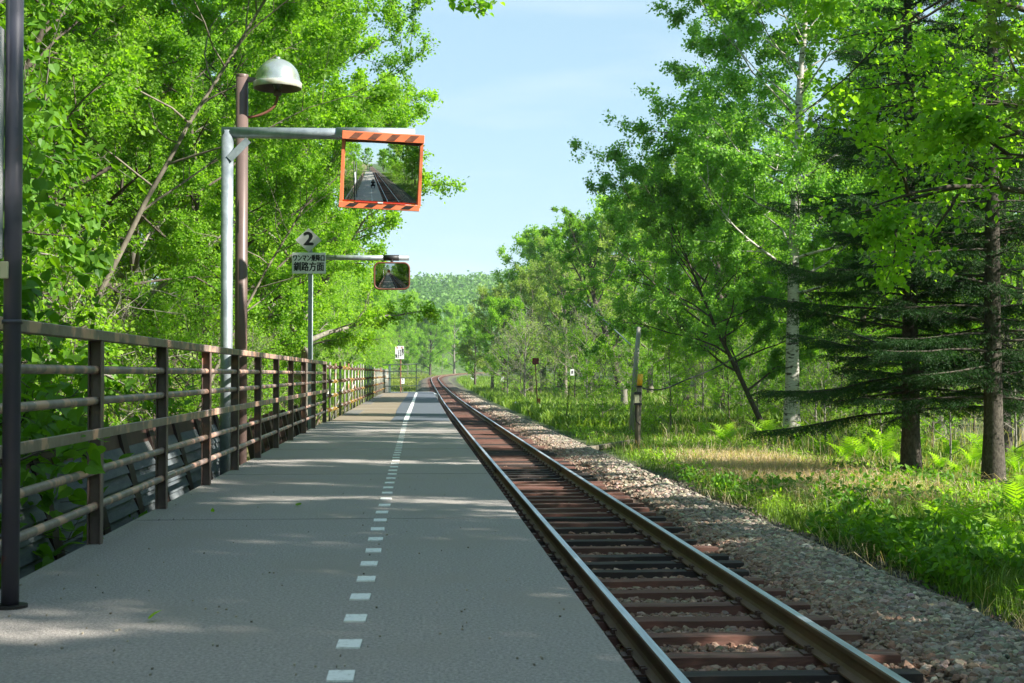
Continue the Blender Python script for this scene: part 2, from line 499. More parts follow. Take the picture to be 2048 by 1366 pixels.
# ------------------------------------------------------------------ ballast stones
def stones(name, n, dlo, dhi, ylo, yhi, r0, r1, hi, seed, zoff=0.0):
    rng = np.random.RandomState(seed)
    if dlo < 0:
        d = rng.uniform(dlo, dhi, n)
    else:
        d = dlo + (dhi - dlo) * rng.rand(n) ** 1.15
    y = 1 / (1 / ylo + (1 / yhi - 1 / ylo) * rng.rand(n)) * .6 + (ylo + (yhi - ylo) * rng.rand(n)) * .4 if ylo > 0 else rng.uniform(ylo, yhi, n)
    y = np.clip(y, ylo, yhi)
    x = cx(y) + d
    z = ground_z(x, y) + zoff + (rng.rand(n) - .35) * .03
    r = rng.uniform(r0, r1, n)
    if hi:
        g = (1 + 5 ** .5) / 2
        U = np.array([(-1, g, 0), (1, g, 0), (-1, -g, 0), (1, -g, 0), (0, -1, g), (0, 1, g), (0, -1, -g), (0, 1, -g), (g, 0, -1), (g, 0, 1), (-g, 0, -1), (-g, 0, 1)]) / 1.9
        Fc = np.array([(0, 11, 5), (0, 5, 1), (0, 1, 7), (0, 7, 10), (0, 10, 11), (1, 5, 9), (5, 11, 4), (11, 10, 2), (10, 7, 6), (7, 1, 8), (3, 9, 4), (3, 4, 2), (3, 2, 6), (3, 6, 8), (3, 8, 9), (4, 9, 5), (2, 4, 11), (6, 2, 10), (8, 6, 7), (9, 8, 1)])
    else:
        U = np.array([(-1, -1, -1), (1, -1, -1), (1, 1, -1), (-1, 1, -1), (-1, -1, 1), (1, -1, 1), (1, 1, 1), (-1, 1, 1)]) * .75
        Fc = np.array([(3, 2, 1, 0), (4, 5, 6, 7), (0, 1, 5, 4), (1, 2, 6, 5), (2, 3, 7, 6), (3, 0, 4, 7)])
    k = len(U)
    V = U[None] * (1 + rng.uniform(-.34, .34, (n, k, 3)))
    V = V * rng.uniform(.6, 1.25, (n, 1, 3))
    # random rotation
    q = rng.normal(size=(n, 4))
    q /= np.linalg.norm(q, axis=1)[:, None]
    w, a, b, c = q.T
    Rm = np.stack([1 - 2 * (b * b + c * c), 2 * (a * b - c * w), 2 * (a * c + b * w), 2 * (a * b + c * w), 1 - 2 * (a * a + c * c), 2 * (b * c - a * w), 2 * (a * c - b * w), 2 * (b * c + a * w), 1 - 2 * (a * a + b * b)], -1).reshape(n, 3, 3)
    V = np.einsum('nij,nkj->nki', Rm, V) * r[:, None, None]
    V[..., 2] *= .75
    V += np.stack([x, y, z], -1)[:, None, :]
    grey = np.stack([rng.uniform(.11, .36, n)] * 3, -1) * np.array([1.1, .95, .76]) * (1 + rng.normal(0, .07, (n, 3)))
    red = np.stack([rng.uniform(.1, .3, n)] * 3, -1) * np.array([1.25, .68, .47])
    mid = np.clip((1.7 - np.abs(d + rng.normal(0, .25, n))) / .6, 0, 1)[:, None] * (.35 + .65 * rng.rand(n, 1))
    col = grey * (1 - mid) + red * mid
    pale = (rng.rand(n) < .05)[:, None]
    col = np.where(pale, col * 1.5, col)
    dirty = np.clip((d - 2.3) / .5, 0, 1)[:, None]
    col = col * (1 - .5 * dirty)
    F_ = (Fc[None] + (np.arange(n) * k)[:, None, None]).reshape(-1, Fc.shape[1])
    return V.reshape(-1, 3), F_, np.repeat(np.clip(col, .02, .8), k, 0)

mb = MB()
for (n, a, b, y0, y1, r0, r1, hi, sd, zo) in (
        (22000, -1.9, 1.9, 7, 19, .016, .04, 1, 1, -.0), (22000, 1.2, 2.8, 7, 24, .018, .046, 1, 2, .008),
        (24000, -1.9, 1.9, 19, 60, .022, .04, 0, 3, 0), (18000, 1.3, 2.85, 22, 70, .024, .046, 0, 4, .012),
        (9000, -1.9, 2.9, 60, 130, .04, .07, 0, 5, 0), (3500, 2.6, 3.4, 8, 40, .012, .03, 0, 6, .005),
        (9000, -1.9, 3.1, -25, 7, .025, .04, 0, 7, 0)):
    V, Fc, T = stones('b', n, a, b, y0, y1, r0, r1, hi, sd, zo)
    if hi: mb.add(V, tris=Fc, tint=T)
    else: mb.add(V, quads=Fc, tint=T)
tag(mb.build('ballast_gravel', 'stone'), 'loose crushed grey and rust stained ballast around the railway track', 'gravel', kind='stuff')

# ------------------------------------------------------------------ railway track
ZR = -0.64                       # rail head level
track = empty('railway_track', (1.955, 30, -0.78), 'single railway track of two steel rails on reddish wooden sleepers beside the platform', 'railway track')
def sub(o):                      # children built in world coordinates
    bpy.context.view_layer.update()
    o.matrix_parent_inverse = o.parent.matrix_world.inverted()
    return o
def W(o):
    p = o.parent
    o.matrix_parent_inverse = Matrix.LocRotScale(p.location, p.rotation_euler, p.scale).inverted()
    return o
prof = np.array([(-.0635, 0), (-.0635, .012), (-.02, .026), (-.0085, .045), (-.0085, .108), (-.031, .118), (-.0325, .145), (-.026, .153), (.026, .153), (.0325, .145), (.031, .118), (.0085, .108), (.0085, .045), (.02, .026), (.0635, .012), (.0635, 0)])
ysr = np.concatenate([np.arange(-45, 60, 1.5), np.arange(60, 620, 4.0)])
for sgn in (-1, 1):
    mb = MB()
    P = len(prof)
    V = np.stack([cx(ysr)[:, None] + sgn * .566 + prof[None, :, 0], np.repeat(ysr[:, None], P, 1), ZR - .153 + rise(ysr)[:, None] + prof[None, :, 1]], -1).reshape(-1, 3)
    i = np.arange(len(ysr) - 1)[:, None] * P
    jj = np.arange(P)
    q = np.stack([i + jj, i + P + jj, i + P + (jj + 1) % P, i + (jj + 1) % P], -1)
    top = (jj == 7)
    mb.add(V, q[:, ~top].reshape(-1, 4), m=0)
    k0 = mb.nv
    mb.Q.append(q[:, top].reshape(-1, 4)); mb.QM.append(np.full(len(ysr) - 1, 1))
    W(mb.build('rail', ['rail_side', 'rail_top'], track))
rng = np.random.RandomState(5)
ysl = [7.0]
while ysl[-1] < 330:
    ysl.append(ysl[-1] + rng.uniform(.5, .72))
ysl = np.array(ysl)
def sleeper_box(mb, y, m=0):
    w = rng.uniform(.17, .22)
    l = rng.uniform(2.0, 2.2)
    h = .14
    r = rng.uniform(-.012, .012)
    c = np.array([float(cx(y)) + rng.uniform(-.05, .05), y, ZR - .153 - h / 2 - .004 + float(rise(y))])
    x = np.linspace(-l / 2, l / 2, 9)
    V = []
    for xx in x:
        j1, j2, j3 = rng.uniform(-.007, .007, 3)
        V += [(xx, -w / 2 + j1, -h / 2), (xx, w / 2 + j2, -h / 2), (xx, w / 2 + j2 - .006, h / 2 + j3 * .5 - .002), (xx, -w / 2 + j1 + .006, h / 2 + j3 * .5 - .002)]
    V = np.array(V)
    V[:, 0], V[:, 1] = V[:, 0] - V[:, 1] * r, V[:, 1] + V[:, 0] * r
    q = []
    for i in range(8):
        for k in range(4):
            a, b = i * 4 + k, i * 4 + (k + 1) % 4
            q.append((a, a + 4, b + 4, b))
    q += [(0, 1, 2, 3), (35, 34, 33, 32)]
    mb.add(V + c, q, m=m)
for y in ysl[:100]:
    mb = MB()
    sleeper_box(mb, y)
    W(mb.build('sleeper', 'sleeper_dark' if rng.rand() < .3 else 'sleeper', track))
mb = MB()
for y in list(ysl[100:]) + list(np.arange(-40, 6.9, .62)):
    sleeper_box(mb, y, int(rng.rand() < .3))
tag(W(mb.build('sleepers', ['sleeper', 'sleeper_dark'], track)), kind='stuff')
mb = MB()
for y in ysl[:75]:
    for sg in (-1, 1):
        xc = float(cx(y)) + sg * .566
        z = ZR - .153
        mb.box((xc, y, z + .003), (.24, .13, .012))
        for dx, dy in ((-.075, .03), (.075, -.03), (-.075, -.035)):
            mb.box((xc + dx, y + dy, z + .02), (.022, .022, .034))
            mb.box((xc + dx * .9, y + dy, z + .037), (.034, .026, .01))
tag(W(mb.build('tie_plates', 'spike', track)), kind='stuff')
for y in (24.9, 46.2, 71.0):
    for sg in (-1, 1):
        mb = MB()
        xc = float(cx(y)) + sg * .566
        for sd in (-1, 1):
            mb.box((xc + sd * .02, y, ZR - .077), (.022, .56, .066))
            for k in (-.2, -.07, .07, .2):
                mb.tube([(xc + sd * .02, y + k, ZR - .077), (xc + sd * .052, y + k, ZR - .077)], .014, 6)
        W(mb.build('joint_bar', 'spike', track))

# ------------------------------------------------------------------ platform
YE = 74.0
def edge(y):
    return np.interp(y, [-100, 28, 74], [.665, .695, .90])
LE = -1.83
plat = D.objects.new('platform', None)
mb = MB()
ys = np.concatenate([np.arange(-36, 28, 2), np.linspace(28.7, YE, 20)])
def slab(mb, ys, x0f, x1f, z0, z1, m=0):
    V = []
    for y in ys:
        a, b = x0f(y), x1f(y)
        V += [(a, y, z1), (b, y, z1), (b, y, z0), (a, y, z0)]
    q = []
    for i in range(len(ys) - 1):
        for k in range(4):
            a, b = i * 4 + k, i * 4 + (k + 1) % 4
            q.append((a, b, b + 4, a + 4))
    n = (len(ys) - 1) * 4
    q += [(3, 2, 1, 0), (n, n + 1, n + 2, n + 3)]
    mb.add(V, q, m=m)
slab(mb, np.array(list(np.arange(-36, 28, 2)) + [28.7]), lambda y: LE, lambda y: float(edge(y)), -.16, 0, 0)
slab(mb, np.linspace(28.704, YE, 20), lambda y: LE + .1, lambda y: float(edge(y)), -.16, -.002, 1)
plat = mb.build('platform', ['asphalt', 'deck_far'])
tag(plat, kind='structure')
# edge beam, cross beams and props under the deck
mb = MB()
slab(mb, np.arange(-36, 74, 4.0), lambda y: float(edge(y)) - .22, lambda y: float(edge(y)) - .06, -.42, -.163)
slab(mb, np.arange(-36, 74, 4.0), lambda y: LE + .16, lambda y: LE + .32, -.42, -.163)
mb.build('deck_beam', 'dark_brown', plat)
for y in np.arange(-34, 74, 4.0):
    for x in (.50, LE + .24):
        z = float(ground_z(x, y))
        MB().bbox((x - .06, y - .06, z - .2), (x + .06, y + .06, -.423)).build('deck_post', 'dark_brown', plat)
# patch, far slab, markings
mb = MB()
yy = np.array([28.75, 32, 38, 46, 56, 66, 73.9])
xl = np.array([at(781, 841, 28.75)[0], -.47, -.50, -.48, -.42, -.38, at(817, 786, 74)[0]])
V = []
for y, x in zip(yy, xl):
    V += [(x, y, .006), (float(edge(y)) - .01, y, .006), (float(edge(y)) - .01, y, -.001), (x, y, -.001)]
q = []
for i in range(len(yy) - 1):
    for k in range(4):
        a, b = i * 4 + k, i * 4 + (k + 1) % 4
        q.append((a, b, b + 4, a + 4))
q += [(3, 2, 1, 0), (24, 25, 26, 27)]
mb.add(V, q).build('anti_slip_mat', 'mat_blue', plat)
mb = MB()
slab(mb, np.array([74.3, 80, 86.]), lambda y: -1.75, lambda y: float(np.interp(y, [74, 86], [1.15, 1.0])), -.4, -.12)
mb.build('lower_slab', 'far_slab', plat)
for (ya, yb, dx) in ((33, 37.5, .35), (45, 52, .3), (56, 66, .25)):
    MB().bbox((LE + .12, ya, -.001), (LE + .12 + dx, yb, .004)).build('pale_patch', 'edge_conc', plat)
y = 3.45
dots = []
while y < 28.4:
    dots.append(y)
    y += .53
for i, y in enumerate(dots):
    rr = random.uniform(-.02, .02)
    R_ = np.array([[math.cos(rr), -math.sin(rr), 0], [math.sin(rr), math.cos(rr), 0], [0, 0, 1]])
    xx = -.234 + random.uniform(-.004, .004) + (y - 3) * .0009
    MB().box((xx, y, .003), (.083, .15, .006), R_).build('line_dash', 'white_paint', plat)
for y in np.arange(-30, 3.3, .53):
    pass
mb = MB()
for y in np.arange(-20, 3.1, .53):
    mb.box((-.234, y, .003), (.083, .15, .006))
tag(mb.build('line_dashes', 'white_paint', plat), kind='stuff')
mb = MB()
yy = np.array([28.75, 36, 45, 56, 66, 73.8])
xc = np.array([-.205, -.165, -.11, -.055, 0, .035])
V = []
for y, x in zip(yy, xc):
    V += [(x - .05, y, .012), (x + .05, y, .012)]
mb.add(V, [(2 * i, 2 * i + 1, 2 * i + 3, 2 * i + 2) for i in range(5)]).build('white_line', 'white_paint', plat)

for y in (9.4, 13.6, 18.1, 22.4, 26.3):
    MB().bbox((LE + .01, y, -.002), (float(edge(y)) - .01, y + .012, .0015)).build('joint_seam', 'edge_conc', plat)
# ------------------------------------------------------------------ rusty fence
FX = -1.79
def Hpost(mb, x, y, z0, z1, w=.075, t=.008):
    mb.bbox((x - w / 2, y - w / 2, z0), (x - w / 2 + t, y + w / 2, z1))
    mb.bbox((x + w / 2 - t, y - w / 2, z0), (x + w / 2, y + w / 2, z1))
    mb.bbox((x - w / 2 + t, y - t / 2, z0), (x + w / 2 - t, y + t / 2, z1))
fence = empty('railing_fence', (FX, 17, 0), 'rusty brown steel railing with box rails and pipes along the left platform edge', 'fence')
pys = [float(FX * (FX < 0) * 0 + 1.8 * F / (834 - x)) for x in (203, 332, 419, 475, 520, 556, 585, 611, 630)] + [28.1]
pys = sorted(set([-14 + 2.1 * i for i in range(10)] + pys))
for y in pys:
    mb = MB()
    Hpost(mb, FX, y, -.45, 1.13)
    mb.bbox((FX - .0375, y - .0375, 1.13), (FX + .0375, y + .0375, 1.136))
    W(bevel(mb.build('fence_post', 'brown_steel', fence), .002))
for z, h in ((1.165, .055), (.622, .055)):
    mb = MB()
    if z > 1:
        mb.bbox((FX - .042, -15, z - h / 2), (FX + .042, 28.2, z + h / 2))
    else:
        mb.bbox((FX + .0385, -15, z - h / 2), (FX + .055, 28.2, z + h / 2))
    W(bevel(mb.build('box_rail', 'brown_rail', fence), .003))
for z in (.973, .80, .41, .212):
    mb = MB()
    mb.tube([(FX + .002, y, z) for y in np.linspace(-15, 28.2, 12)], .023, 12)
    W(mb.build('pipe_rail', 'brown_rail', fence, True))

# ------------------------------------------------------------------ scaffold fence
rng = np.random.RandomState(11)
SX = -1.80
sc = empty('scaffold_fence', (SX, 50, 0), 'makeshift fence of grey scaffold pipes joined by yellow and orange clamps', 'fence')
sys_ = [29.6]
while sys_[-1] < 84:
    sys_.append(sys_[-1] + 1.9)
def sx(y): return np.interp(y, [28, 84], [-1.78, -1.62])
for y in sys_:
    x = float(sx(y))
    W(MB().tube([(x, y, -.35), (x, y, 1.18 + rng.uniform(0, .1))], .0245, 10).build('scaffold_post', 'scaff', sc, True))
for z in (1.10, .80, .50, .2):
    W(MB().tube([(float(sx(28.6)) - .05, 28.6, z), (float(sx(56)) - .05, 56, z), (float(sx(85)) - .05, 85, z)], .0245, 10).build('scaffold_rail', 'scaff', sc, True))
nclamp = 0
for y in sys_:
    for z in (1.10, .80, .50, .2):
        if nclamp >= 100: break
        x = float(sx(y))
        mb = MB()
        zz = z + rng.uniform(-.01, .01)
        mb.lathe((x, y, zz), [(.0, -.036), (.034, -.036), (.04, -.016), (.04, .016), (.034, .036), (0, .036)], 10)
        mb.box((x - .03, y - .03, zz), (.09, .05, .075))
        mb.tube([(x + .02, y - .03, zz), (x + .06, y - .075, zz)], .014, 6)
        mb.tube([(x - .05, y - .075, zz), (x - .05, y + .07, zz)], .04, 8)
        W(mb.build('clamp', ('clamp_y' if rng.rand() < (.6 if y < 40 else .3) else 'clamp_o'), sc))
        nclamp += 1
for y in np.arange(31, 60, 5.7):
    x = float(sx(y))
    W(MB().tube([(x - .06, y, .75), (x - .75, y + .3, -1.2)], .0245, 8).build('brace', 'scaff', sc, True))
    W(MB().tube([(x - .06, y + .1, -.15), (x - .75, y + .3, -.9)], .0245, 8).build('brace', 'scaff', sc, True))

ef = empty('end_barrier', (-.7, YE, 0), 'pale pipe barrier crossing the far end of the platform with a white corner post', 'barrier')
pR = at(832.5, 784, YE); pT = at(832.5, 726, YE)
xR = float(pR[0])
W(MB().tube([(xR, YE + .1, -.12), (xR, YE + .1, pT[2])], .026, 8).build('barrier_post', 'pale_pipe', ef))
W(MB().tube([(at(779, 780, YE)[0], YE + .1, -.14), (at(779, 780, YE)[0], YE + .1, at(779, 728, YE)[2])], .06, 10).build('corner_post', 'white_board', ef))
for i, (ya, yb) in enumerate(((730, 728), (743.5, 742), (756.5, 755.5), (772.5, 771.5))):
    a, b = at(766, ya, YE), at(840, yb, YE)
    W(MB().tube([(a[0], YE + .04, a[2]), (b[0], YE + .04, b[2])], .024, 8).build('barrier_rail', 'pale_pipe', ef))

# warning sign on the far slab
P_ = at(799.5, 718, 79)
ws = empty('warning_sign', (P_[0], 79, -.12), 'small white sign with vertical writing on a rusty post beyond the end barrier', 'sign')
W(MB().tube([(P_[0] + .05, 79, -.12), (P_[0] + .05, 79, 1.95)], .035, 8).build('sign_post', 'rust_pipe', ws))
a, b = at(790.5, 718, 78.9), at(808, 692, 78.9)
brd = W(MB().bbox((a[0], 78.93, a[2]), (b[0], 78.96, b[2])).build('board', 'white_board', ws))
cxm, czm = (a[0] + b[0]) / 2, (a[2] + b[2]) / 2
def T3(x, y, z): return Matrix.Translation((x, y, z)) @ FACE
text('lettering', '危・険', .13, T3(cxm, 78.925, b[2] - .1), 'red_ink', brd, .95, .002)
for k, (s_, dz) in enumerate((('線\n路\n内\nに', .02), ('立\n入\nら\nな', -.03), ('い\nで\n下\nさ\nい', -.09), ('駅\n長', -.2))):
    text('lettering', s_, .1, T3(cxm + .18 - .12 * k, 78.925, czm + dz), 'black_ink', brd, 1, .006)
a, b = at(801.5, 767.5, 82), at(809, 756.5, 82)
np_ = empty('number_plate', (float(a[0]) + .1, 82, -1.1), 'small pale plate with two black marks low behind the end barrier', 'plate')
W(MB().tube([((a[0] + b[0]) / 2, 82.05, -1.1), ((a[0] + b[0]) / 2, 82.05, b[2])], .02, 6).build('plate_stake', 'wood_grey', np_))
brd2 = W(MB().bbox((a[0], 82, a[2]), (b[0], 82.02, b[2])).build('plate_board', 'white_board', np_))
text('lettering', 'ト\nレ', .14, T3((a[0] + b[0]) / 2, 81.995, (a[2] + b[2]) / 2), 'black_ink', brd2, 1, .004)

# ------------------------------------------------------------------ notice board and pole at the left edge
pp = gp(20, 1215, 0)
bd = empty('notice_board', (pp[0], pp[1], 0), 'dark navy steel pole with rust spots carrying a white board at the left edge', 'notice board')
W(MB().tube([(pp[0], pp[1], 0), (pp[0], pp[1], 3.3)], .0355, 20).build('pole', 'navy_pole', bd, True))
W(MB().tube([(pp[0], pp[1] - 1.9, 0), (pp[0], pp[1] - 1.9, 3.3)], .0355, 20).build('pole', 'navy_pole', bd, True))
W(MB().tube([(pp[0], pp[1], 1.155), (pp[0], pp[1], 1.172)], .041, 20).build('pole_collar', 'navy_pole', bd, True))
W(MB().bbox((pp[0] - .052, pp[1] - 1.9, 1.42), (pp[0] - .037, pp[1] - .005, 2.36)).build('board', 'white_board', bd))
q_ = at(12, 540, pp[1] - .05)
W(bevel(MB().bbox((pp[0] - .036, pp[1] - .06, q_[2] - .035), (pp[0] - .005, pp[1] - .037, q_[2] + .035)).build('bracket', 'cream', bd), .003))
W(MB().lathe((pp[0], pp[1], 0), [(.036, 0.012), (.07, 0.012), (.07, 0)], 20).build('base_plate', 'dark_steel', bd))

# ------------------------------------------------------------------ slanted plank windbreak
wb = empty('plank_windbreak', (-2.2, 11, -1.2), 'leaning windbreak of weathered grey boards between dark brown posts below the railing', 'windbreak')
LN = math.radians(14)
Rl = np.array([[math.cos(LN), 0, -math.sin(LN)], [0, 1, 0], [math.sin(LN), 0, math.cos(LN)]])
pwy = [4.8, 6.1, 7.4, 8.7, 10.0, 11.25, 12.4, 13.7, 15.0, 16.4]
WX, WZ = -2.12, -.25
for y in pwy:
    W(MB().box((WX, y, WZ - .1), (.11, .2, 1.75), Rl).build('windbreak_post', 'dark_brown', wb))
W(MB().box((WX - .19, 11.2, WZ + .68), (.05, 11.0, .12), Rl).build('header', 'header', wb))
rng = np.random.RandomState(8)
for i in range(len(pwy) - 1):
    y0, y1 = pwy[i] + .103, pwy[i + 1] - .103
    mb = MB()
    for k in range(17):
        t = .60 - k * .098
        tilt = LN + .22
        Rk = np.array([[math.cos(tilt), 0, -math.sin(tilt)], [0, 1, 0], [math.sin(tilt), 0, math.cos(tilt)]])
        c = np.array([WX + .015, (y0 + y1) / 2, WZ]) + Rl @ np.array([0, 0, t])
        mb.box(c, (.012, (y1 - y0) - .001 - .03 * rng.rand(), .106), Rk)
    W(mb.build('board_panel', 'plank', wb))
for y in np.arange(17.2, 30, .9):
    if rng.rand() < .9:
        W(MB().box((WX - .05, y, WZ - .2 + rng.uniform(-.04, .04)), (.09, rng.choice([.12, .3]), 1.55), Rl).build('dark_board', 'dark_brown', wb))

# ------------------------------------------------------------------ traffic mirrors
def P3(v): return np.array(v, float)
def convex(mb, c, right, upv, nrm, w, h, R, corner, n=26, m=0):
    """spherical cap patch of radius R bulging along nrm"""
    u = np.linspace(-1, 1, n)
    U, Vv = np.meshgrid(u * w / 2, u * h / 2)
    if corner > 0:
        ax = np.clip(np.abs(U) - (w / 2 - corner), 0, None)
        ay = np.clip(np.abs(Vv) - (h / 2 - corner), 0, None)
        r = np.hypot(ax, ay)
        f = np.where(r > corner, corner / np.maximum(r, 1e-9), 1)
        U = np.sign(U) * (np.abs(U) - ax + ax * f)
        Vv = np.sign(Vv) * (np.abs(Vv) - ay + ay * f)
    smax = (w * w + h * h) / 8 / R
    bulge = np.sqrt(R * R - U ** 2 - Vv ** 2) - R + smax
    P = c + U[..., None] * right + Vv[..., None] * upv + bulge[..., None] * nrm
    i = np.arange(n - 1)[:, None] * n
    j = np.arange(n - 1)[None, :]
    q = np.stack([i + j, i + j + 1, i + n + j + 1, i + n + j], -1).reshape(-1, 4)
    mb.add(P.reshape(-1, 3), q, m=m)

Y1 = 14.8
g0 = at(452, 900, Y1); gx = g0[0]
zt = at(452, 265, Y1)[2]
ms = empty('mirror_stand', (gx, Y1, -1.2), 'galvanised steel pole with a horizontal arm behind the near railing', 'pole')
W(MB().tube([(gx, Y1, -1.3), (gx, Y1, zt + .02)], .062, 20).build('upright', 'galv', ms, True))
ax1 = at(828, 265, Y1)[0]
W(MB().tube([(gx - .055, Y1, zt), (ax1 - .0, Y1, zt)], .058, 20).build('arm', 'galv', ms, True))
bx0, bx1 = at(673, 262, Y1)[0], at(830, 262, Y1)[0]
W(MB().tube([(bx0, Y1, zt + .002), (bx1, Y1, zt + .002)], .066, 20).build('sleeve', 'galv', ms, True))
a, b = at(462, 318, Y1), at(496, 284, Y1)
dd = (b - a) / np.linalg.norm(b - a)
cc = (a + b) / 2
L_ = np.linalg.norm(b - a)
an = math.atan2(dd[2], dd[0])
Rb = np.array([[math.cos(an), 0, -math.sin(an)], [0, 1, 0], [math.sin(an), 0, math.cos(an)]])
W(MB().box((cc[0], Y1 - .064, cc[2]), (L_ + .03, .008, .075), Rb).build('gusset', 'galv', ms))

def frame(P0, target, roll=0):
    n = P3(target) - P3(P0)
    n /= np.linalg.norm(n)
    r = np.cross(np.array([0, 0, 1.0]), n)
    r /= np.linalg.norm(r)
    u = np.cross(n, r)
    r2 = r * math.cos(roll) + u * math.sin(roll)
    u2 = -r * math.sin(roll) + u * math.cos(roll)
    return r2, u2, n
# big mirror: c is its centre; the normal is set so that the photographer shows below its middle
MC = at(763, 344, Y1 - .12)
RM = 2.95
Pself = at(746, 361, Y1 - .12)
r_, u_, n_ = frame(Pself, (0, 0, 1.0))
off = Pself - MC
nn = n_ - (off @ r_ * r_ + off @ u_ * u_) / RM
nn /= np.linalg.norm(nn)
r_, u_, n_ = frame(MC, MC + nn, math.radians(2.2) * -1)
if r_[0] < 0: pass
# r_ points to +X? for a normal toward -Y, cross(z, n) = (+..)
rr = r_ if r_[0] > 0 else -r_
mw, mh = .78, .605
mir = empty('traffic_mirror', tuple(MC), 'large rectangular convex mirror in an orange frame with dark hazard stripes', 'mirror')
mb = MB()
convex(mb, MC, rr, u_, n_, mw, mh, RM, 0, 40)
mg = W(mb.build('mirror_glass', 'mirror', mir, True))
RB = np.stack([rr, -n_, u_], 1)      # local x right, y back, z up
def fb(mb, cx_, cz_, w, h, y0, y1):
    c = MC + RB @ np.array([cx_, (y0 + y1) / 2, cz_])
    mb.box(c, (w, abs(y1 - y0), h), RB)
mb = MB(); fb(mb, 0, 0, mw + .03, mh + .03, .015, .055); W(mb.build('back_shell', 'orange', mir))
mb = MB(); fb(mb, -mw / 2 - .012, 0, .03, mh + .06, -.04, .06); W(mb.build('side_rail', 'orange', mir))
mb = MB(); fb(mb, mw / 2 + .012, 0, .03, mh + .06, -.04, .06); W(mb.build('side_rail', 'orange', mir))
hood = MB(); fb(hood, 0, mh / 2 + .05, mw + .06, .085, -.1, .06); hood = W(bevel(hood.build('top_hood', 'orange', mir), .004))
sill = MB(); fb(sill, -.01, -mh / 2 - .052, mw + .05, .062, -.06, .06); sill = W(bevel(sill.build('bottom_board', 'orange', mir), .004))
def para(mb, cx_, cz_, w, h, sl, y):
    pts = [(-w / 2 - sl / 2, -h / 2), (w / 2 - sl / 2, -h / 2), (w / 2 + sl / 2, h / 2), (-w / 2 + sl / 2, h / 2)]
    V = [MC + RB @ np.array([cx_ + a, y + dy, cz_ + b]) for dy in (0, .002) for a, b in pts]
    mb.add(V, [(0, 1, 2, 3), (7, 6, 5, 4), (0, 4, 5, 1), (1, 5, 6, 2), (2, 6, 7, 3), (3, 7, 4, 0)])
for k in range(4):
    mb = MB(); para(mb, -.275 + k * .19, mh / 2 + .05, .085, .06, .06, -.103)
    mb.build('hazard_stripe', 'stripe_dark', hood)
    mb = MB(); para(mb, -.29 + k * .19, -mh / 2 - .05, .09, .036, .05, -.063)
    mb.build('hazard_stripe', 'stripe_black', sill)
mb = MB(); fb(mb, 0, -mh / 2 - .0145, .52, .012, -.066, -.05); W(mb.build('red_strip', 'red_strip', mir))
mb = MB(); fb(mb, 0, -mh / 2 - .0145, .055, .013, -.068, -.049); W(mb.build('white_tab', 'white_board', mir))
mb = MB(); fb(mb, 0, mh / 2 + .01, mw, .012, -.08, .06); W(mb.build('inner_lip', 'stripe_dark', mir))
mb = MB(); fb(mb, .0, mh / 2 - .055, .055, .018, -.012, .004)
W(mb.build('sticker', 'dark_steel', mir))
for dx in (-.16, .16):
    c = MC + rr * dx
    W(MB().bbox((c[0] - .02, Y1 - .06, c[2] + mh / 2 - .02), (c[0] + .02, Y1 + .0, zt - .05)).build('bracket', 'dark_steel', mir))
bx = at(676, 266, Y1)[0]
W(MB().bbox((bx - .01, Y1 - .075, zt - .062), (bx + .42, Y1 - .06, zt - .045)).build('clamp_bar', 'dark_steel', mir))

# second, smaller mirror further along
Y2 = 30.0
z2 = at(740, 515.5, Y2)[2]
xa, xb = at(622, 515, Y2)[0], at(818, 515, Y2)[0]
ms2 = empty('mirror_stand', (xa, Y2, -1.2), 'distant galvanised arm reaching out of the leaves behind the two-board sign', 'pole')
W(MB().tube([(xa, Y2, -1.3), (xa, Y2, z2 + .03)], .045, 14).build('upright', 'galv', ms2, True))
W(MB().tube([(xa - .05, Y2, z2), (xb, Y2, z2)], .056, 14).build('arm', 'galv', ms2, True))
MC2 = at(783.5, 552, Y2 - .1)
xs0, xs1 = at(767, 515, Y2)[0], at(798, 515, Y2)[0]
mir2 = empty('traffic_mirror', tuple(MC2), 'small rounded convex mirror with an orange rim under the farther arm', 'mirror')
W(MB().tube([(xs0, Y2, z2), (xs1, Y2, z2)], .064, 14).build('clamp_collar', 'dark_steel', mir2, True))
W(MB().tube([(MC2[0], Y2 - .03, z2 - .04), (MC2[0], Y2 - .03, MC2[2] + .25)], .03, 10).build('hanger', 'dark_steel', mir2))
r_, u_, n_ = frame(MC2, (.75, 0, .55), 0)
rr2 = r_ if r_[0] > 0 else -r_
mw2, mh2 = .70, .52
mb = MB(); convex(mb, MC2, rr2, u_, n_, mw2, mh2, 2.4, .10, 40)
W(mb.build('mirror_glass', 'mirror_dim', mir2, True))
# rounded rim: a tube round the outline, and the shell behind
def rrect(w, h, r, n=7):
    pts = []
    for cx_, cz_, a0 in ((w / 2 - r, h / 2 - r, 0), (-w / 2 + r, h / 2 - r, 90), (-w / 2 + r, -h / 2 + r, 180), (w / 2 - r, -h / 2 + r, 270)):
        for k in range(n):
            a = math.radians(a0 + 90 * k / (n - 1))
            pts.append((cx_ + r * math.cos(a), cz_ + r * math.sin(a)))
    return pts
pts = rrect(mw2 + .03, mh2 + .03, .115)
pts3 = [MC2 + rr2 * a + u_ * b + n_ * .01 for a, b in pts]
W(MB().tube(pts3 + [pts3[0], pts3[1]], .019, 8, cap=False).build('rim', 'orange_dark', mir2, True))
mb = MB()
V = [MC2 + rr2 * a + u_ * b + n_ * dz for dz in (-.012, -.06) for a, b in pts]
k = len(pts)
V += [MC2 - n_ * .012, MC2 - n_ * .075]
mb.add(V, [(i, (i + 1) % k, k + (i + 1) % k, k + i) for i in range(k)], [(2 * k, (i + 1) % k, i) for i in range(k)] + [(2 * k + 1, k + i, k + (i + 1) % k) for i in range(k)])
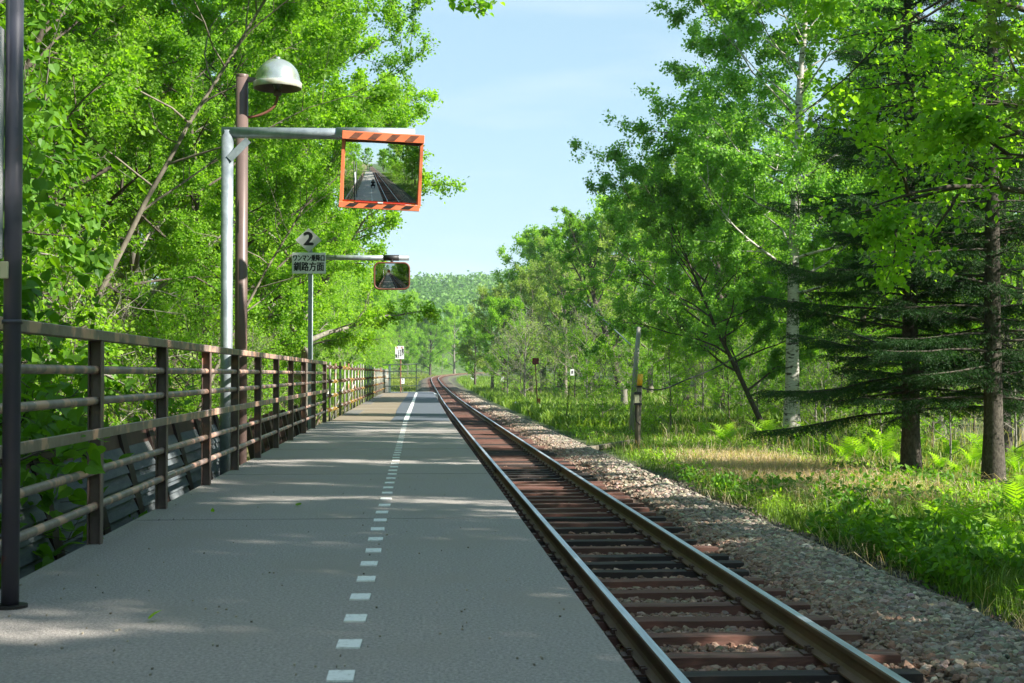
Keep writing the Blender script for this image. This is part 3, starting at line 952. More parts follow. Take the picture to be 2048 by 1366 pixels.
W(mb.build('back_shell', 'orange_dark', mir2))

# ------------------------------------------------------------------ lamp post
Y3 = 15.75
lx = at(481, 900, Y3)[0]
lz = at(481, 150, Y3)[2]
lamp = empty('street_lamp', (lx, Y3, -1.2), 'brown steel lamp post with a domed silver lamp behind the railing', 'street lamp')
W(MB().tube([(lx, Y3, -1.3), (lx, Y3, lz)], .068, 20).build('pole', 'brown_pole', lamp, True))
W(MB().lathe((lx, Y3, lz), [(.0, .006), (.068, .004), (.07, -.01), (.07, -.03)], 20).build('pole_cap', 'brown_pole', lamp, True))
dc = at(555, 176, Y3)
arm = W(MB().bbox((lx + .05, Y3 - .03, lz - .075), (dc[0] - .2, Y3 + .03, lz - .03)).build('lamp_arm', 'brown_pole', lamp))
R0 = .258
h0 = at(555, 118, Y3)[2] - dc[2]
mb = MB()
mb.lathe((dc[0], Y3, dc[2]), [(R0 + .002, -.008), (R0 + .002, .062), (R0 - .008, .075)] + [(R0 * .95 * math.cos(a), .075 + (h0 - .075) * math.sin(a)) for a in np.linspace(.08, 1.45, 14)] + [(.03, h0), (.03, h0 + .02), (0, h0 + .022)], 40, m=0)
mb.lathe((dc[0], Y3, dc[2]), [(R0 + .004, -.008), (R0 - .01, 0), (R0 * .9 - .01, .08), (R0 * .6, .15), (0, .19)], 40, m=1)
dome = W(mb.build('lamp_shade', ['lamp_metal', 'brown_pole'], lamp, True))
W(MB().lathe((dc[0], Y3, dc[2]), [(R0 + .004, -.006), (R0 + .009, -.002), (R0 + .009, .055), (R0 + .004, .06)], 40).build('rim_band', 'lamp_white', lamp, True))
W(MB().lathe((dc[0], Y3, dc[2]), [(0, .14), (.06, .12), (.07, .05), (.04, .0), (.028, -.02)], 20).build('bulb', 'glass_lens', lamp, True))
W(MB().lathe((dc[0] , Y3, dc[2]), [(0, -.02), (.03, -.02), (.045, -.04), (.045, -.075), (.03, -.09), (0, -.09)], 16).build('socket', 'brown_pole', lamp, True))
zc = at(495, 234, Y3)[2]
cur = [(dc[0], Y3, dc[2] - .08)]
for t in np.linspace(0, 1, 10):
    a = t * PI / 2
    w_ = dc[0] - (lx + .06) - .07
    cur.append((dc[0] - w_ * (1 - math.cos(a)) if False else dc[0] - w_ * math.sin(a) ** 1.0 * t ** .35 * 1.0, Y3, (dc[2] - .12) - (dc[2] - .12 - zc) * (math.sin(a))))
cur.append((lx + .05, Y3, zc))
# a quarter arc from under the lamp to the pole
w_, hh = dc[0] - (lx + .05), dc[2] - .09 - zc
cur = [(dc[0] - w_ * (1 - math.cos(a)) , Y3, dc[2] - .09 - hh * math.sin(a)) for a in np.linspace(0, PI / 2, 14)]
W(MB().tube(cur, .016, 10).build('conduit', 'rust_pipe', lamp, True))

# ------------------------------------------------------------------ two-board sign
Y4 = 26.0
sx4 = at(620, 600, Y4)[0]
sg = empty('platform_sign', (sx4, Y4, -1.2), 'white diamond board with the numeral 2 above a Japanese text board on a grey post', 'sign')
ztop = at(620, 470, Y4)[2]
W(MB().bbox((sx4 - .035, Y4, -1.3), (sx4 + .035, Y4 + .06, ztop)).build('sign_post', 'grey_post', sg))
c = at(617, 480, Y4 - .02)
hw, hh = at(643.5, 480, Y4)[0] - c[0], at(617, 456, Y4)[2] - c[2]
mb = MB()
V = [(c[0] + a * hw, Y4 - .02 + dy, c[2] + b * hh) for dy in (0, .015) for a, b in ((0, -1), (1, 0), (0, 1), (-1, 0))]
mb.add(V, [(0, 1, 2, 3), (7, 6, 5, 4), (0, 4, 5, 1), (1, 5, 6, 2), (2, 6, 7, 3), (3, 7, 4, 0)])
dm = W(mb.build('diamond_board', 'grey_board', sg))
text('numeral', '2', .33, T3(c[0] + .0, Y4 - .0215, c[2] + .012), 'black_ink', dm, 1.1, .016)
a, b = at(584, 547, Y4 - .03), at(651.5, 505.5, Y4 - .03)
tb = W(bevel(MB().bbox((a[0], Y4 - .035, a[2]), (b[0], Y4 - .012, b[2])).build('text_board', 'white_board', sg), .003))
mx_, mz_ = (a[0] + b[0]) / 2, (a[2] + b[2]) / 2
text('lettering', 'ワンマン乗降口', .125, T3(mx_, Y4 - .0362, mz_ + .085), 'black_ink', tb, .66, .006)
text('lettering', '釧路方面', .175, T3(mx_, Y4 - .0362, mz_ - .075), 'black_ink', tb, .79, .006)

# ------------------------------------------------------------------ lineside things on the right
def base(px, py, z0=-1.3):
    p = gp(px, py, z0)
    for _ in range(6):
        p = gp(px, py, float(ground_z(p[0], p[1])))
    return p
p = base(1274, 903)
ht = at(1281, 748, p[1])
yp = empty('marker_post', tuple(p), 'grey wooden post with a yellow cap and a small cable box in the grass', 'post')
hz = at(1279, 772, p[1])
W(MB().tube([(p[0], p[1], p[2] - .2), (hz[0], p[1], hz[2])], [.085, .076], 14).build('wooden_post', 'wood_grey', yp, True))
W(MB().tube([(hz[0], p[1], hz[2] - .01), (ht[0], p[1], ht[2])], .078, 14).build('yellow_cap', 'yellow', yp, True))
W(MB().tube([(hz[0], p[1], hz[2] - .035), (hz[0], p[1], hz[2] + .012)], .088, 14).build('band', 'dark_steel', yp))
a, b = at(1268, 806, p[1]), at(1277, 789, p[1])
jb = W(bevel(MB().bbox((a[0] - .0, p[1] - .13, a[2]), (b[0], p[1] - .03, b[2])).build('cable_box', 'cream', yp), .006))
W(MB().bbox((a[0] - .01, p[1] - .14, b[2]), (b[0] + .06, p[1] - .02, b[2] + .07)).build('bracket', 'dark_steel', yp))
W(MB().bbox((a[0] - .01, p[1] - .14, a[2] - .06), (b[0] + .08, p[1] - .02, a[2] - .0)).build('bracket', 'dark_steel', yp))
W(MB().tube([(a[0] + .04, p[1] - .1, a[2] - .06), (a[0] + .02, p[1] - .1, a[2] - .3), (a[0] + .05, p[1] - .1, a[2] - .52), (b[0] + .03, p[1] - .1, a[2] - .6)], .018, 6).build('cable', 'black_plastic', yp))
cb = []
e0, e1 = np.array([hz[0], p[1], hz[2] - .03]), at(1366, 762, p[1] + 1.5)
for t in np.linspace(0, 1, 12):
    q_ = e0 * (1 - t) + e1 * t
    q_[2] -= .18 * math.sin(PI * t) * (1 - t * .3)
    cb.append(q_)
far_tree_end = at(1560, 640, p[1] + 14)
for t in np.linspace(.12, 1, 8):
    q_ = e1 * (1 - t) + far_tree_end * t
    q_[2] -= .3 * math.sin(PI * t)
    cb.append(q_)
W(MB().tube(cb, .024, 6).build('cable', 'black_plastic', yp, True))
# timber lying on the ground to the left of it
b0, b1 = base(1178, 899), base(1268, 892)
b0[2] += .06; b1[2] += .1
tb_ = MB()
d_ = (b1 - b0); Ld = np.linalg.norm(d_); an = math.atan2(d_[1], d_[0])
Rt = np.array([[math.cos(an), -math.sin(an), 0], [math.sin(an), math.cos(an), 0], [0, 0, 1]])
o = bevel(tb_.box((b0 + b1) / 2, (Ld, .16, .13), Rt).build('timber_beam', 'wood_grey'), .01)
tag(o, 'weathered grey timber lying on the ground at the foot of the yellow capped post', 'timber')

p = base(1262, 868)
pt = at(1278, 655, p[1] + 1.0)
up_ = empty('utility_pole', tuple(p), 'tall leaning grey wooden pole half hidden in the leaves behind the marker post', 'pole')
W(MB().tube([(p[0], p[1], p[2] - .2), tuple((p + pt) / 2 + np.array([-.02, 0, 0])), tuple(pt)], [.105, .095, .08], 12).build('pole', 'wood_pale', up_, True))
gw = [at(1165, 600, p[1] + 4), at(1262, 690, p[1] + .2)]
W(MB().tube(gw, .022, 6).build('stay_rod', 'galv', up_))

p = base(1076, 826)
rs = empty('square_signal', tuple(p), 'dark red square board on a thin rusty post with an orange sleeve', 'sign')
t1 = at(1070, 716, p[1])
W(MB().tube([(p[0], p[1], p[2] - .1), tuple(t1)], .032, 8).build('sign_post', 'rust_pipe', rs))
a, b = at(1064.5, 728.5, p[1]), at(1077.5, 716, p[1])
W(MB().bbox((a[0], p[1] - .06, a[2]), (b[0], p[1] - .035, b[2])).build('board', 'red_rust', rs))
m0 = at(1075.8, 797, p[1])
W(MB().tube([(p[0] + .04, p[1], p[2] - .1), (m0[0] + .06, p[1], m0[2])], .085, 10).build('sleeve', 'orange_rust', rs))

p = base(1129, 858)
t1 = at(1143, 738, p[1])
sk = empty('stake_marker', tuple(p), 'small white plate with a black figure on a thin leaning black stake', 'marker')
W(MB().tube([(p[0], p[1], p[2] - .1), tuple(t1)], .014, 6).build('stake', 'black_plastic', sk))
a, b = at(1140.5, 751, p[1]), at(1148, 738.5, p[1])
pl = W(MB().bbox((a[0], p[1] - .03, a[2]), (b[0], p[1] - .018, b[2])).build('plate', 'white_board', sk))
text('lettering', '8', .17, T3((a[0] + b[0]) / 2, p[1] - .0335, (a[2] + b[2]) / 2), 'black_ink', pl, .8, .006)

p = base(1006, 795)
t1 = at(1004, 748, p[1])
sk = empty('stake_marker', tuple(p), 'pale blue-white plate on a thin rusty stake in the far grass', 'marker')
W(MB().tube([(p[0], p[1], p[2] - .1), tuple(t1)], .03, 6).build('stake', 'rust_pipe', sk))
a, b = at(1001, 763, p[1]), at(1008, 753.5, p[1])
W(MB().bbox((a[0], p[1] - .06, a[2]), (b[0], p[1] - .03, b[2])).build('plate', 'white_board', sk))

p = base(947, 771)
sk = empty('level_marker', tuple(p), 'white gradient board with a black mark beside the distant track', 'marker')
for px_ in (942, 954):
    q_ = at(px_, 760, p[1])
    W(MB().tube([(q_[0], p[1], p[2] - .1), (q_[0], p[1], q_[2] + .5)], .05, 6).build('stake', 'white_board', sk))
a, b = at(942.5, 764, p[1]), at(954, 755.5, p[1])
W(MB().bbox((a[0], p[1] - .12, a[2]), (b[0], p[1] - .07, b[2])).build('plate', 'white_board', sk))
a, b = at(944.5, 762, p[1]), at(950, 760, p[1])
W(MB().bbox((a[0], p[1] - .13, a[2]), (b[0], p[1] - .121, b[2])).build('mark', 'black_ink', sk))

p = base(1032, 819)
q_ = at(1032, 802, p[1])
h_ = q_[2] - p[2]
mb = MB()
w_ = .075
V = [(p[0] + a * w_, p[1] + b * w_, p[2] + c) for c in (0, h_ * .82) for a, b in ((-1, -1), (1, -1), (1, 1), (-1, 1))] + [(p[0], p[1], p[2] + h_)]
mb.add(V, [(0, 1, 5, 4), (1, 2, 6, 5), (2, 3, 7, 6), (3, 0, 4, 7)], [(4, 5, 8), (5, 6, 8), (6, 7, 8), (7, 4, 8)])
o = mb.build('boundary_post', 'white_paint')
tag(o, 'short white pointed post standing at the edge of the ballast', 'post')

# tree stump
p = base(1248, 822)
st = MB()
ht_ = at(1244, 766, p[1])[2] - p[2]
rng = np.random.RandomState(3)
n = 14
V = []
for k, t in enumerate((0, .15, .5, .8, .95, 1.0)):
    for j in range(n):
        a = 2 * PI * j / n
        r = (.34 - .1 * t + (.12 if k == 0 else 0)) * rng.uniform(.9, 1.1) * (.6 if k == 5 else 1)
        V.append((p[0] + r * math.cos(a) * .75, p[1] + r * math.sin(a) * .75, p[2] - .1 + t * ht_ + (rng.uniform(-.1, .08) if k >= 4 else 0)))
q = [(k * n + j, k * n + (j + 1) % n, (k + 1) * n + (j + 1) % n, (k + 1) * n + j) for k in range(5) for j in range(n)]
V.append((p[0], p[1], p[2] + ht_ * .88))
st.add(V, q, [(5 * n + j, 5 * n + (j + 1) % n, len(V) - 1) for j in range(n)])
tag(st.build('tree_stump', 'bark_grey', smooth=True), 'pale grey broken tree stump left of the leaning pole', 'stump')

# ------------------------------------------------------------------ vegetation
def unit(v):
    return v / (np.linalg.norm(v, axis=-1, keepdims=True) + 1e-9)

def add_leaves(mb, P, size, rng, dirs=None, heart=False, up=.9, droop=.25, width=.38, m=0, tint=None):
    n = len(P)
    d = rng.normal(size=(n, 3)) * .8
    if dirs is not None:
        d += dirs * .8
    d[:, 2] -= droop
    d = unit(d)
    nr = rng.normal(size=(n, 3)) * .55
    nr[:, 2] += up
    nr = unit(nr - d * np.sum(nr * d, 1, keepdims=True))
    s = np.cross(d, nr)
    L = (size * rng.uniform(.5, 1.25, n))[:, None]
    if tint is None:
        tint = np.clip(rng.normal(.4, .22, n), 0, .9)
    if heart:
        # folded heart-shaped blade: 8 verts, 6 tris
        prof = [(0, 0, 0), (-.09, .16, .03), (-.05, .34, .05), (.12, .47, .08), (.35, .47, .08), (.6, .34, .05), (.82, .14, -.02), (1.06, 0, -.1),
                (.82, -.14, -.02), (.6, -.34, .05), (.35, -.47, .08), (.12, -.47, .08), (-.05, -.34, .05), (-.09, -.16, .03), (.45, 0, 0)]
        V = np.stack([P + d * L * a + s * L * b * (width / .42) + nr * L * c for a, b, c in prof], 1)
        t = np.array([(i, 14, (i + 1) % 14) for i in range(14)])
        k = 15
    else:
        V = np.stack([P, P + d * L * .45 - s * L * width + nr * L * .08, P + d * L, P + d * L * .45 + s * L * width + nr * L * .08], 1)
        t = np.array([(0, 1, 2), (0, 2, 3)])
        k = 4
    tt = (t[None] + (np.arange(n) * k)[:, None, None]).reshape(-1, 3)
    T = np.repeat(np.stack([tint] * 3, -1), k, 0)
    mb.add(V.reshape(-1, 3), tris=tt, tint=T, m=m)

def curve_path(p, d, L, n, rng, wig=.12, lift=0.0):
    pts = [np.array(p, float)]
    d = np.array(d, float)
    for i in range(n):
        d = d + rng.normal(0, wig, 3) + np.array([0, 0, lift])
        d /= np.linalg.norm(d)
        pts.append(pts[-1] + d * L / n)
    return np.array(pts)

def grow_tree(seed, H, R, tr, b0, nl, lean=(0, 0), leaf=.07, nleaf=30000, bend=1.6, clump=.16, nb=7, nt=6, dead=0, heart=False,
              top_angle=1.1, low_angle=.35, wig=.1, lift=.02, twr=.006, asym=None, side=None, trwig=.05, droop=.25, width=.38, twig_tubes=True, prof=None, limb_r=.55):
    rng = np.random.RandomState(seed)
    n = 16
    t = np.linspace(0, 1, n)
    wx = np.cumsum(rng.normal(0, trwig, n)) * t * H / 8
    wy = np.cumsum(rng.normal(0, trwig, n)) * t * H / 8
    trunk = np.stack([lean[0] * t ** bend + wx, lean[1] * t ** bend + wy, t * H], -1)
    tb = MB()
    rads = tr * (1 - .82 * t) * (1 + .5 * np.exp(-t * 25))
    trunk[0, 2] = -.35
    tb.tube(trunk, rads, 10, cap=False)
    LP, LDir = [], []
    ga = rng.uniform(0, 6)
    for i in range(nl):
        u = (i + .5) / nl
        s = b0 + (1 - b0) * u ** .85
        k = s * (n - 1)
        a = int(min(k, n - 2))
        p = trunk[a] * (1 - (k - a)) + trunk[a + 1] * (k - a)
        ga += 2.4 + rng.normal(0, .35)
        az = ga
        if side is not None:
            az = side[0] + (((ga - side[0] + PI) % (2 * PI)) - PI) * side[1]
        el = low_angle + (top_angle - low_angle) * u + rng.normal(0, .12)
        pr = prof(u) if prof else (math.sin(PI * min(1, .22 + .72 * u)) ** .6)
        L = R * pr * rng.uniform(.75, 1.15)
        if asym is not None:
            L *= 1 + asym[1] * math.cos(az - asym[0])
        d = np.array([math.cos(az) * math.cos(el), math.sin(az) * math.cos(el), math.sin(el)])
        limb = curve_path(p, d, L, 8, rng, wig, lift)
        lr = max(.012, tr * (1 - .8 * s) * limb_r)
        tb.tube(limb, lr * (1 - .85 * np.linspace(0, 1, 9)), 6, cap=False)
        bare = rng.rand() < dead
        for j in range(nb):
            q = .22 + .78 * (j + rng.rand()) / nb
            kk = q * 8
            c = int(min(kk, 7))
            bp = limb[c] * (1 - (kk - c)) + limb[c + 1] * (kk - c)
            bd = unit(limb[c + 1] - limb[c])
            side_v = unit(np.cross(bd, rng.normal(size=3)))
            d2 = unit(bd * .75 + side_v * .85 + np.array([0, 0, .12]))
            BL = L * rng.uniform(.28, .45) * (1.15 - .55 * q) + .25
            br = curve_path(bp, d2, BL, 5, rng, wig * 1.4, lift)
            tb.tube(br, max(.006, lr * .35) * (1 - .8 * np.linspace(0, 1, 6)), 4, cap=False)
            for k2 in range(nt):
                q2 = .15 + .85 * (k2 + rng.rand()) / nt
                kk = q2 * 5
                c = int(min(kk, 4))
                tp = br[c] * (1 - (kk - c)) + br[c + 1] * (kk - c)
                td = unit(br[c + 1] - br[c])
                d3 = unit(td * .7 + unit(np.cross(td, rng.normal(size=3))) * .9)
                TL = rng.uniform(.25, .6) * (BL * .35 + .25)
                tw = curve_path(tp, d3, TL, 3, rng, .2, -.02 if droop > .3 else .03)
                if twig_tubes:
                    tb.tube(tw, [twr, twr * .8, twr * .6, twr * .4], 3, cap=False)
                if not bare:
                    LP.append((tw, d3))
    cr = MB()
    if LP:
        nt_ = len(LP)
        W_ = np.array([w for w, _ in LP])
        Dv = np.array([d for _, d in LP])
        idx = rng.randint(0, nt_, nleaf)
        # uneven density from twig to twig
        wgt = rng.gamma(1.6, 1, nt_)
        idx = rng.choice(nt_, nleaf, p=wgt / wgt.sum())
        s = rng.uniform(.1, 1.05, nleaf) * 3
        c = np.minimum(s.astype(int), 2)
        f = (s - c)[:, None]
        P = W_[idx, c] * (1 - f) + W_[idx, c + 1] * f + rng.normal(0, clump / 2, (nleaf, 3))
        twt = rng.normal(0, .1, nt_)[idx]
        tint = np.clip(rng.normal(.38, .17, nleaf) + twt, 0, .9)
        add_leaves(cr, P, leaf, rng, Dv[idx], heart, droop=droop, width=width, tint=tint)
    return tb, cr

PROTO = {}
def proto(key, bark, leafm, **kw):
    tb, cr = grow_tree(**kw)
    PROTO[key] = (tb.mesh(key + '_trunk', bark, True), cr.mesh(key + '_crown', leafm))

def place(key, name, x, y, sc=1.0, rz=0.0, label='', cat='tree', group=None, z=None, crown='crown', tilt=None, leafm=None):
    e = empty(name, (x, y, float(ground_z(x, y)) if z is None else z), label, cat, group, rz)
    e.scale = (sc, sc, sc)
    if tilt:
        e.rotation_euler = (tilt[0], tilt[1], rz)
    a = link('trunk' if crown == 'crown' else 'stem', PROTO[key][0], e)
    b = link(crown, PROTO[key][1], e)
    return e

B = dict(nb=7, nt=6)
proto('lime_a', 'bark_grey', 'leaf_lime', seed=1, H=9, R=3.5, tr=.17, b0=.12, nl=22, leaf=.085, nleaf=80000, **B)
proto('lime_b', 'bark_grey', 'leaf_lime', seed=2, H=11, R=3.8, tr=.2, b0=.2, nl=24, leaf=.088, nleaf=85000, lean=(1.2, 0), **B)
proto('green_a', 'bark_dark', 'leaf_green', seed=3, H=12, R=4.2, tr=.22, b0=.22, nl=24, leaf=.088, nleaf=95000, **B)
proto('green_b', 'bark_dark', 'leaf_green', seed=4, H=8, R=3.6, tr=.16, b0=.15, nl=20, leaf=.085, nleaf=72000, lean=(.8, .5), **B)
proto('pale_a', 'bark_pale', 'leaf_pale', seed=5, H=9, R=3.6, tr=.16, b0=.15, nl=20, leaf=.11, nleaf=24000, dead=.12, **B)
proto('high_a', 'bark_dark', 'leaf_green', seed=17, H=12.5, R=5.4, tr=.11, b0=.42, nl=24, leaf=.082, nleaf=105000, lean=(.8, 0), low_angle=.1, asym=(0, .12), **B)
proto('near_a', 'bark_grey', 'leaf_heart', seed=18, H=7.5, R=2.4, tr=.07, b0=.18, nl=18, leaf=.115, nleaf=9500, clump=.14, width=.27, droop=.7, nb=6, nt=5, twr=.004)
proto('lean_light', 'bark_pale', 'leaf_green', seed=6, H=9.5, R=3.2, tr=.065, b0=.42, nl=18, leaf=.08, nleaf=60000, lean=(4.6, .4), bend=1.25, trwig=.02, **B)
proto('lean_dark', 'bark_dark', 'leaf_green', seed=7, H=10, R=3.6, tr=.09, b0=.4, nl=17, leaf=.08, nleaf=56000, lean=(3.6, -.3), bend=1.3, trwig=.035, **B)
proto('far_a', 'bark_grey', 'leaf_lime', seed=8, H=13, R=5.2, tr=.25, b0=.1, nl=22, leaf=.21, nleaf=34000, twr=.012, clump=.35, nb=6, nt=5)
proto('far_b', 'bark_dark', 'leaf_green', seed=9, H=12, R=5.0, tr=.25, b0=.12, nl=22, leaf=.21, nleaf=34000, twr=.012, clump=.35, nb=6, nt=5)
proto('far_c', 'bark_pale', 'leaf_pale', seed=10, H=11, R=4.6, tr=.22, b0=.15, nl=20, leaf=.18, nleaf=22000, twr=.014, clump=.3, dead=.15, nb=6, nt=5)
proto('shrub_lime', 'bark_grey', 'leaf_lime', seed=12, H=2.8, R=1.25, tr=.035, b0=.06, nl=14, leaf=.065, nleaf=5200, clump=.1, nb=5, nt=4, twr=.003, top_angle=1.3)
proto('shrub_green', 'bark_dark', 'leaf_green', seed=13, H=2.2, R=1.2, tr=.03, b0=.05, nl=13, leaf=.06, nleaf=4600, clump=.1, nb=5, nt=4, twr=.003, top_angle=1.3)
proto('shrub_bare', 'bark_grey', 'leaf_pale', seed=14, H=2.6, R=1.5, tr=.035, b0=.05, nl=14, leaf=.05, nleaf=900, clump=.1, nb=6, nt=5, twr=.005, dead=.4)
proto('heart', 'bark_dark', 'leaf_heart', seed=15, H=3.4, R=1.25, tr=.03, b0=.1, nl=13, leaf=.072, nleaf=2300, clump=.14, nb=5, nt=3, heart=True, twr=.0035, droop=.5, width=.42, top_angle=1.2)
proto('heart_low', 'bark_dark', 'leaf_heart', seed=16, H=1.5, R=.75, tr=.02, b0=.05, nl=11, leaf=.08, nleaf=900, clump=.1, nb=4, nt=3, heart=True, twr=.003, droop=.4, width=.42, top_angle=1.2)
proto('birch', 'bark_birch', 'leaf_birch', seed=21, H=17, R=6.3, tr=.25, b0=.27, nl=44, leaf=.115, nleaf=230000, lean=(.5, 0), trwig=.025, droop=.55, clump=.22, nb=8, nt=7, twr=.006, lift=.012, low_angle=.15, asym=(PI, .05), limb_r=.3, width=.42)
proto('overhang', 'bark_dark', 'leaf_deep', seed=22, H=11.5, R=5.8, tr=.2, b0=.27, nl=28, leaf=.095, nleaf=85000, clump=.22, width=.45, low_angle=.1, asym=(PI, .25), nb=8, nt=6)
proto('bent', 'bark_dark', 'leaf_birch', seed=23, H=7.5, R=4.6, tr=.105, b0=.2, nl=24, leaf=.095, nleaf=80000, lean=(-3.4, .3), bend=.9, trwig=.05, asym=(PI, .3), **B)
proto('gnarled', 'bark_dark', 'leaf_green', seed=24, H=13, R=6.0, tr=.36, b0=.2, nl=18, leaf=.16, nleaf=50000, lean=(-3.0, .5), bend=1.1, trwig=.10, wig=.2, dead=.14, asym=(PI, .2), **B)

# spruce: whorls of long level boughs hung with needle sprays
def grow_spruce(seed, H, R, tr, first):
    rng = np.random.RandomState(seed)
    tb, nd = MB(), MB()
    t = np.linspace(0, 1, 14)
    trunk = np.stack([np.cumsum(rng.normal(0, .012, 14)), np.cumsum(rng.normal(0, .012, 14)), t * H], -1)
    trunk[0, 2] = -.3
    tb.tube(trunk, tr * (1 - .85 * t) * (1 + .35 * np.exp(-t * 40)), 14, cap=False)
    PP, DD, LL = [], [], []
    z = first
    while z < H - .4:
        nbh = rng.randint(5, 7)
        a0 = rng.uniform(0, 6)
        for b in range(nbh):
            az = a0 + 2 * PI * b / nbh + rng.normal(0, .2)
            L = R * (1 - (z / H)) ** .75 * rng.uniform(.55, 1.2) * (1.0 if z > first + .6 else .8)
            fc = math.cos(az + PI / 2)
            if fc > .35: L *= 1 - .62 * min(1, (fc - .35) / .3)
            el = -.05 + .5 * (z / H) + rng.normal(0, .11)
            if z < first + 2: el = max(el, -.03)
            d = np.array([math.cos(az) * math.cos(el), math.sin(az) * math.cos(el), math.sin(el)])
            p = np.array([np.interp(z, trunk[:, 2], trunk[:, 0]), np.interp(z, trunk[:, 2], trunk[:, 1]), z + rng.uniform(-.15, .15)])
            n = 9
            pts = [p]
            dd = d.copy()
            for i in range(n):
                dd = unit(dd + np.array([0, 0, -.025 if i < 5 else .04]) + rng.normal(0, .03, 3))
                pts.append(pts[-1] + dd * L / n)
            pts = np.array(pts)
            tb.tube(pts, np.linspace(max(.018, .03 * (1 - z / H) + .006), .004, n + 1), 5, cap=False)
            nt_ = int(L * 17)
            for k in range(nt_):
                q = .12 + .88 * (k + rng.rand()) / nt_
                if q < .35 and rng.rand() < .5: continue
                kk = q * n
                c = int(min(kk, n - 1))
                tp = pts[c] * (1 - (kk - c)) + pts[c + 1] * (kk - c)
                bd = unit(pts[c + 1] - pts[c])
                sd = unit(np.cross(bd, [0, 0, 1])) * (1 if k % 2 else -1)
                td = unit(bd * .62 + sd * .75 + np.array([0, 0, -abs(rng.normal(.22, .22))]))
                TL = L * .30 * (1.12 - q) ** .7 * rng.uniform(.6, 1.15) + .1
                tw = [tp, tp + td * TL * .5, tp + unit(td + np.array([0, 0, -.22])) * TL]
                tb.tube(tw, [.004, .003, .002], 3, cap=False)
                m_ = max(4, int(TL / .05))
                for j in range(m_):
                    f = (j + .5) / m_
                    PP.append(tp + td * TL * f + np.array([0, 0, -.1 * TL * f * f])); DD.append(td); LL.append(TL)
                    if TL > .3 and j % 2 == 0:
                        s2 = unit(np.cross(td, [0, 0, 1])) * (1 if j % 4 else -1)
                        sub_ = unit(td * .7 + s2 * .7 + np.array([0, 0, -.15]))
                        for g in range(3):
                            PP.append(PP[-1 if g else -1] * 1.0 if False else tp + td * TL * f + sub_ * .065 * (g + 1)); DD.append(sub_); LL.append(.1)
        z += rng.uniform(.22, .36)
    PP, DD = np.array(PP), np.array(DD)
    n = len(PP)
    for r in range(6):                 # blades around each twig segment
        s = unit(np.cross(DD, rng.normal(size=(n, 3))))
        d = unit(DD * .75 + s * .7)
        w = unit(np.cross(d, rng.normal(size=(n, 3))))
        L = rng.uniform(.045, .085, n)[:, None]
        w = w * .0055
        V = np.stack([PP - w, PP + w, PP + d * L], 1).reshape(-1, 3)
        tint = np.repeat(np.clip(rng.normal(.35, .2, n), 0, .9), 3)
        nd.add(V, tris=np.arange(3 * n).reshape(-1, 3), tint=np.stack([tint] * 3, -1))
    return tb, nd
for key, a in (('spruce_a', (31, 14, 3.5, .19, 1.45)), ('spruce_b', (32, 15, 3.5, .195, 1.9))):
    tb, cr = grow_spruce(*a)
    PROTO[key] = (tb.mesh(key + '_trunk', 'bark_spruce', True), cr.mesh(key + '_crown', 'needle'))

rng = np.random.RandomState(77)
# -- named trees on the right
def TX(px, Y): return float(at(px, 748, Y)[0])
place('spruce_a', 'spruce_tree', TX(1822, 28), 28, 1.0, 0.0, 'dark spruce with level boughs, the one nearer the birch', 'tree', 'dark spruces beside the grass')
place('spruce_b', 'spruce_tree', TX(1985, 27), 27, 1.0, 0.1, 'dark spruce with a thick scaly trunk, rightmost of the two', 'tree', 'dark spruces beside the grass')
place('birch', 'birch_tree', TX(1583, 46), 46, 1.0, 0.2, 'tall white barked birch with airy small leaves reaching out over the grass', 'tree')
place('bent', 'bent_tree', TX(1560, 47), 48, 1.0, 0.0, 'low dark tree bending left in front of the white birch', 'tree')
place('overhang', 'broadleaf_tree', 10.9, 19.5, 1.0, .3, 'large leaved tree hanging over the spruces at the upper right corner', 'tree')
place('gnarled', 'gnarled_tree', TX(1245, 112), 112, 1.0, 0.0, 'old crooked tree with dark forked limbs and thin bare top', 'tree')
# -- woods on the right
GR = 'trees of the wood right of the track'
for (px, Y, key, s, kind) in (
    (1370, 78, 'green_b', 1.35, 'bushy green tree directly right of the leaning wooden pole'),
    (1440, 66, 'green_a', 1.05, 'tall green tree between the leaning pole and the birch'),
    (1300, 112, 'pale_a', 1.6, 'dense green tree rising behind the leaning pole'),
    (1400, 95, 'pale_a', 1.7, 'pale yellowish thin tree showing over the crown behind the leaning pole'),
    (1130, 125, 'pale_a', 1.3, 'dark green tree left of the crooked one, behind the red square board'),
    (1062, 140, 'far_c', .95, 'pale thin leaved tree above the red square board'),
    (1010, 138, 'far_b', .68, 'dark lower crown of the clump beside the distant track marker'),
    (985, 150, 'far_c', .85, 'pale thin tree behind the plate on the rusty stake'),
    (1180, 150, 'far_c', 1.35, 'pale tree behind the crooked dark limbed one'),
    (1260, 140, 'far_a', 1.3, 'bright green tree far behind the crooked one'),
    (950, 190, 'far_b', .65, 'small dark tree where the rails bend away'),
    (1500, 75, 'green_b', 1.25, 'green tree behind the bent one and left of the birch trunk'),
    (1650, 62, 'lime_b', 1.0, 'bright green tree seen between the birch and the spruces'),
    (1730, 52, 'green_b', 1.1, 'bright low tree behind the nearer spruce'),
    (1760, 72, 'lime_b', 1.2, 'lime green tree far behind the nearer spruce'),
    (1880, 46, 'lime_a', 1.0, 'lime green tree lit between the two spruce trunks'),
    (1960, 58, 'green_a', 1.2, 'tall green tree behind the rightmost spruce'),
    (2040, 44, 'lime_a', 1.05, 'lime green tree at the right edge behind the thick spruce'),
    (2010, 36, 'green_b', 1.0, 'green tree close behind the thick spruce trunk')):
    place(key, 'broadleaf_tree', TX(px, Y), Y, s, rng.uniform(0, 6), kind, 'tree', GR)
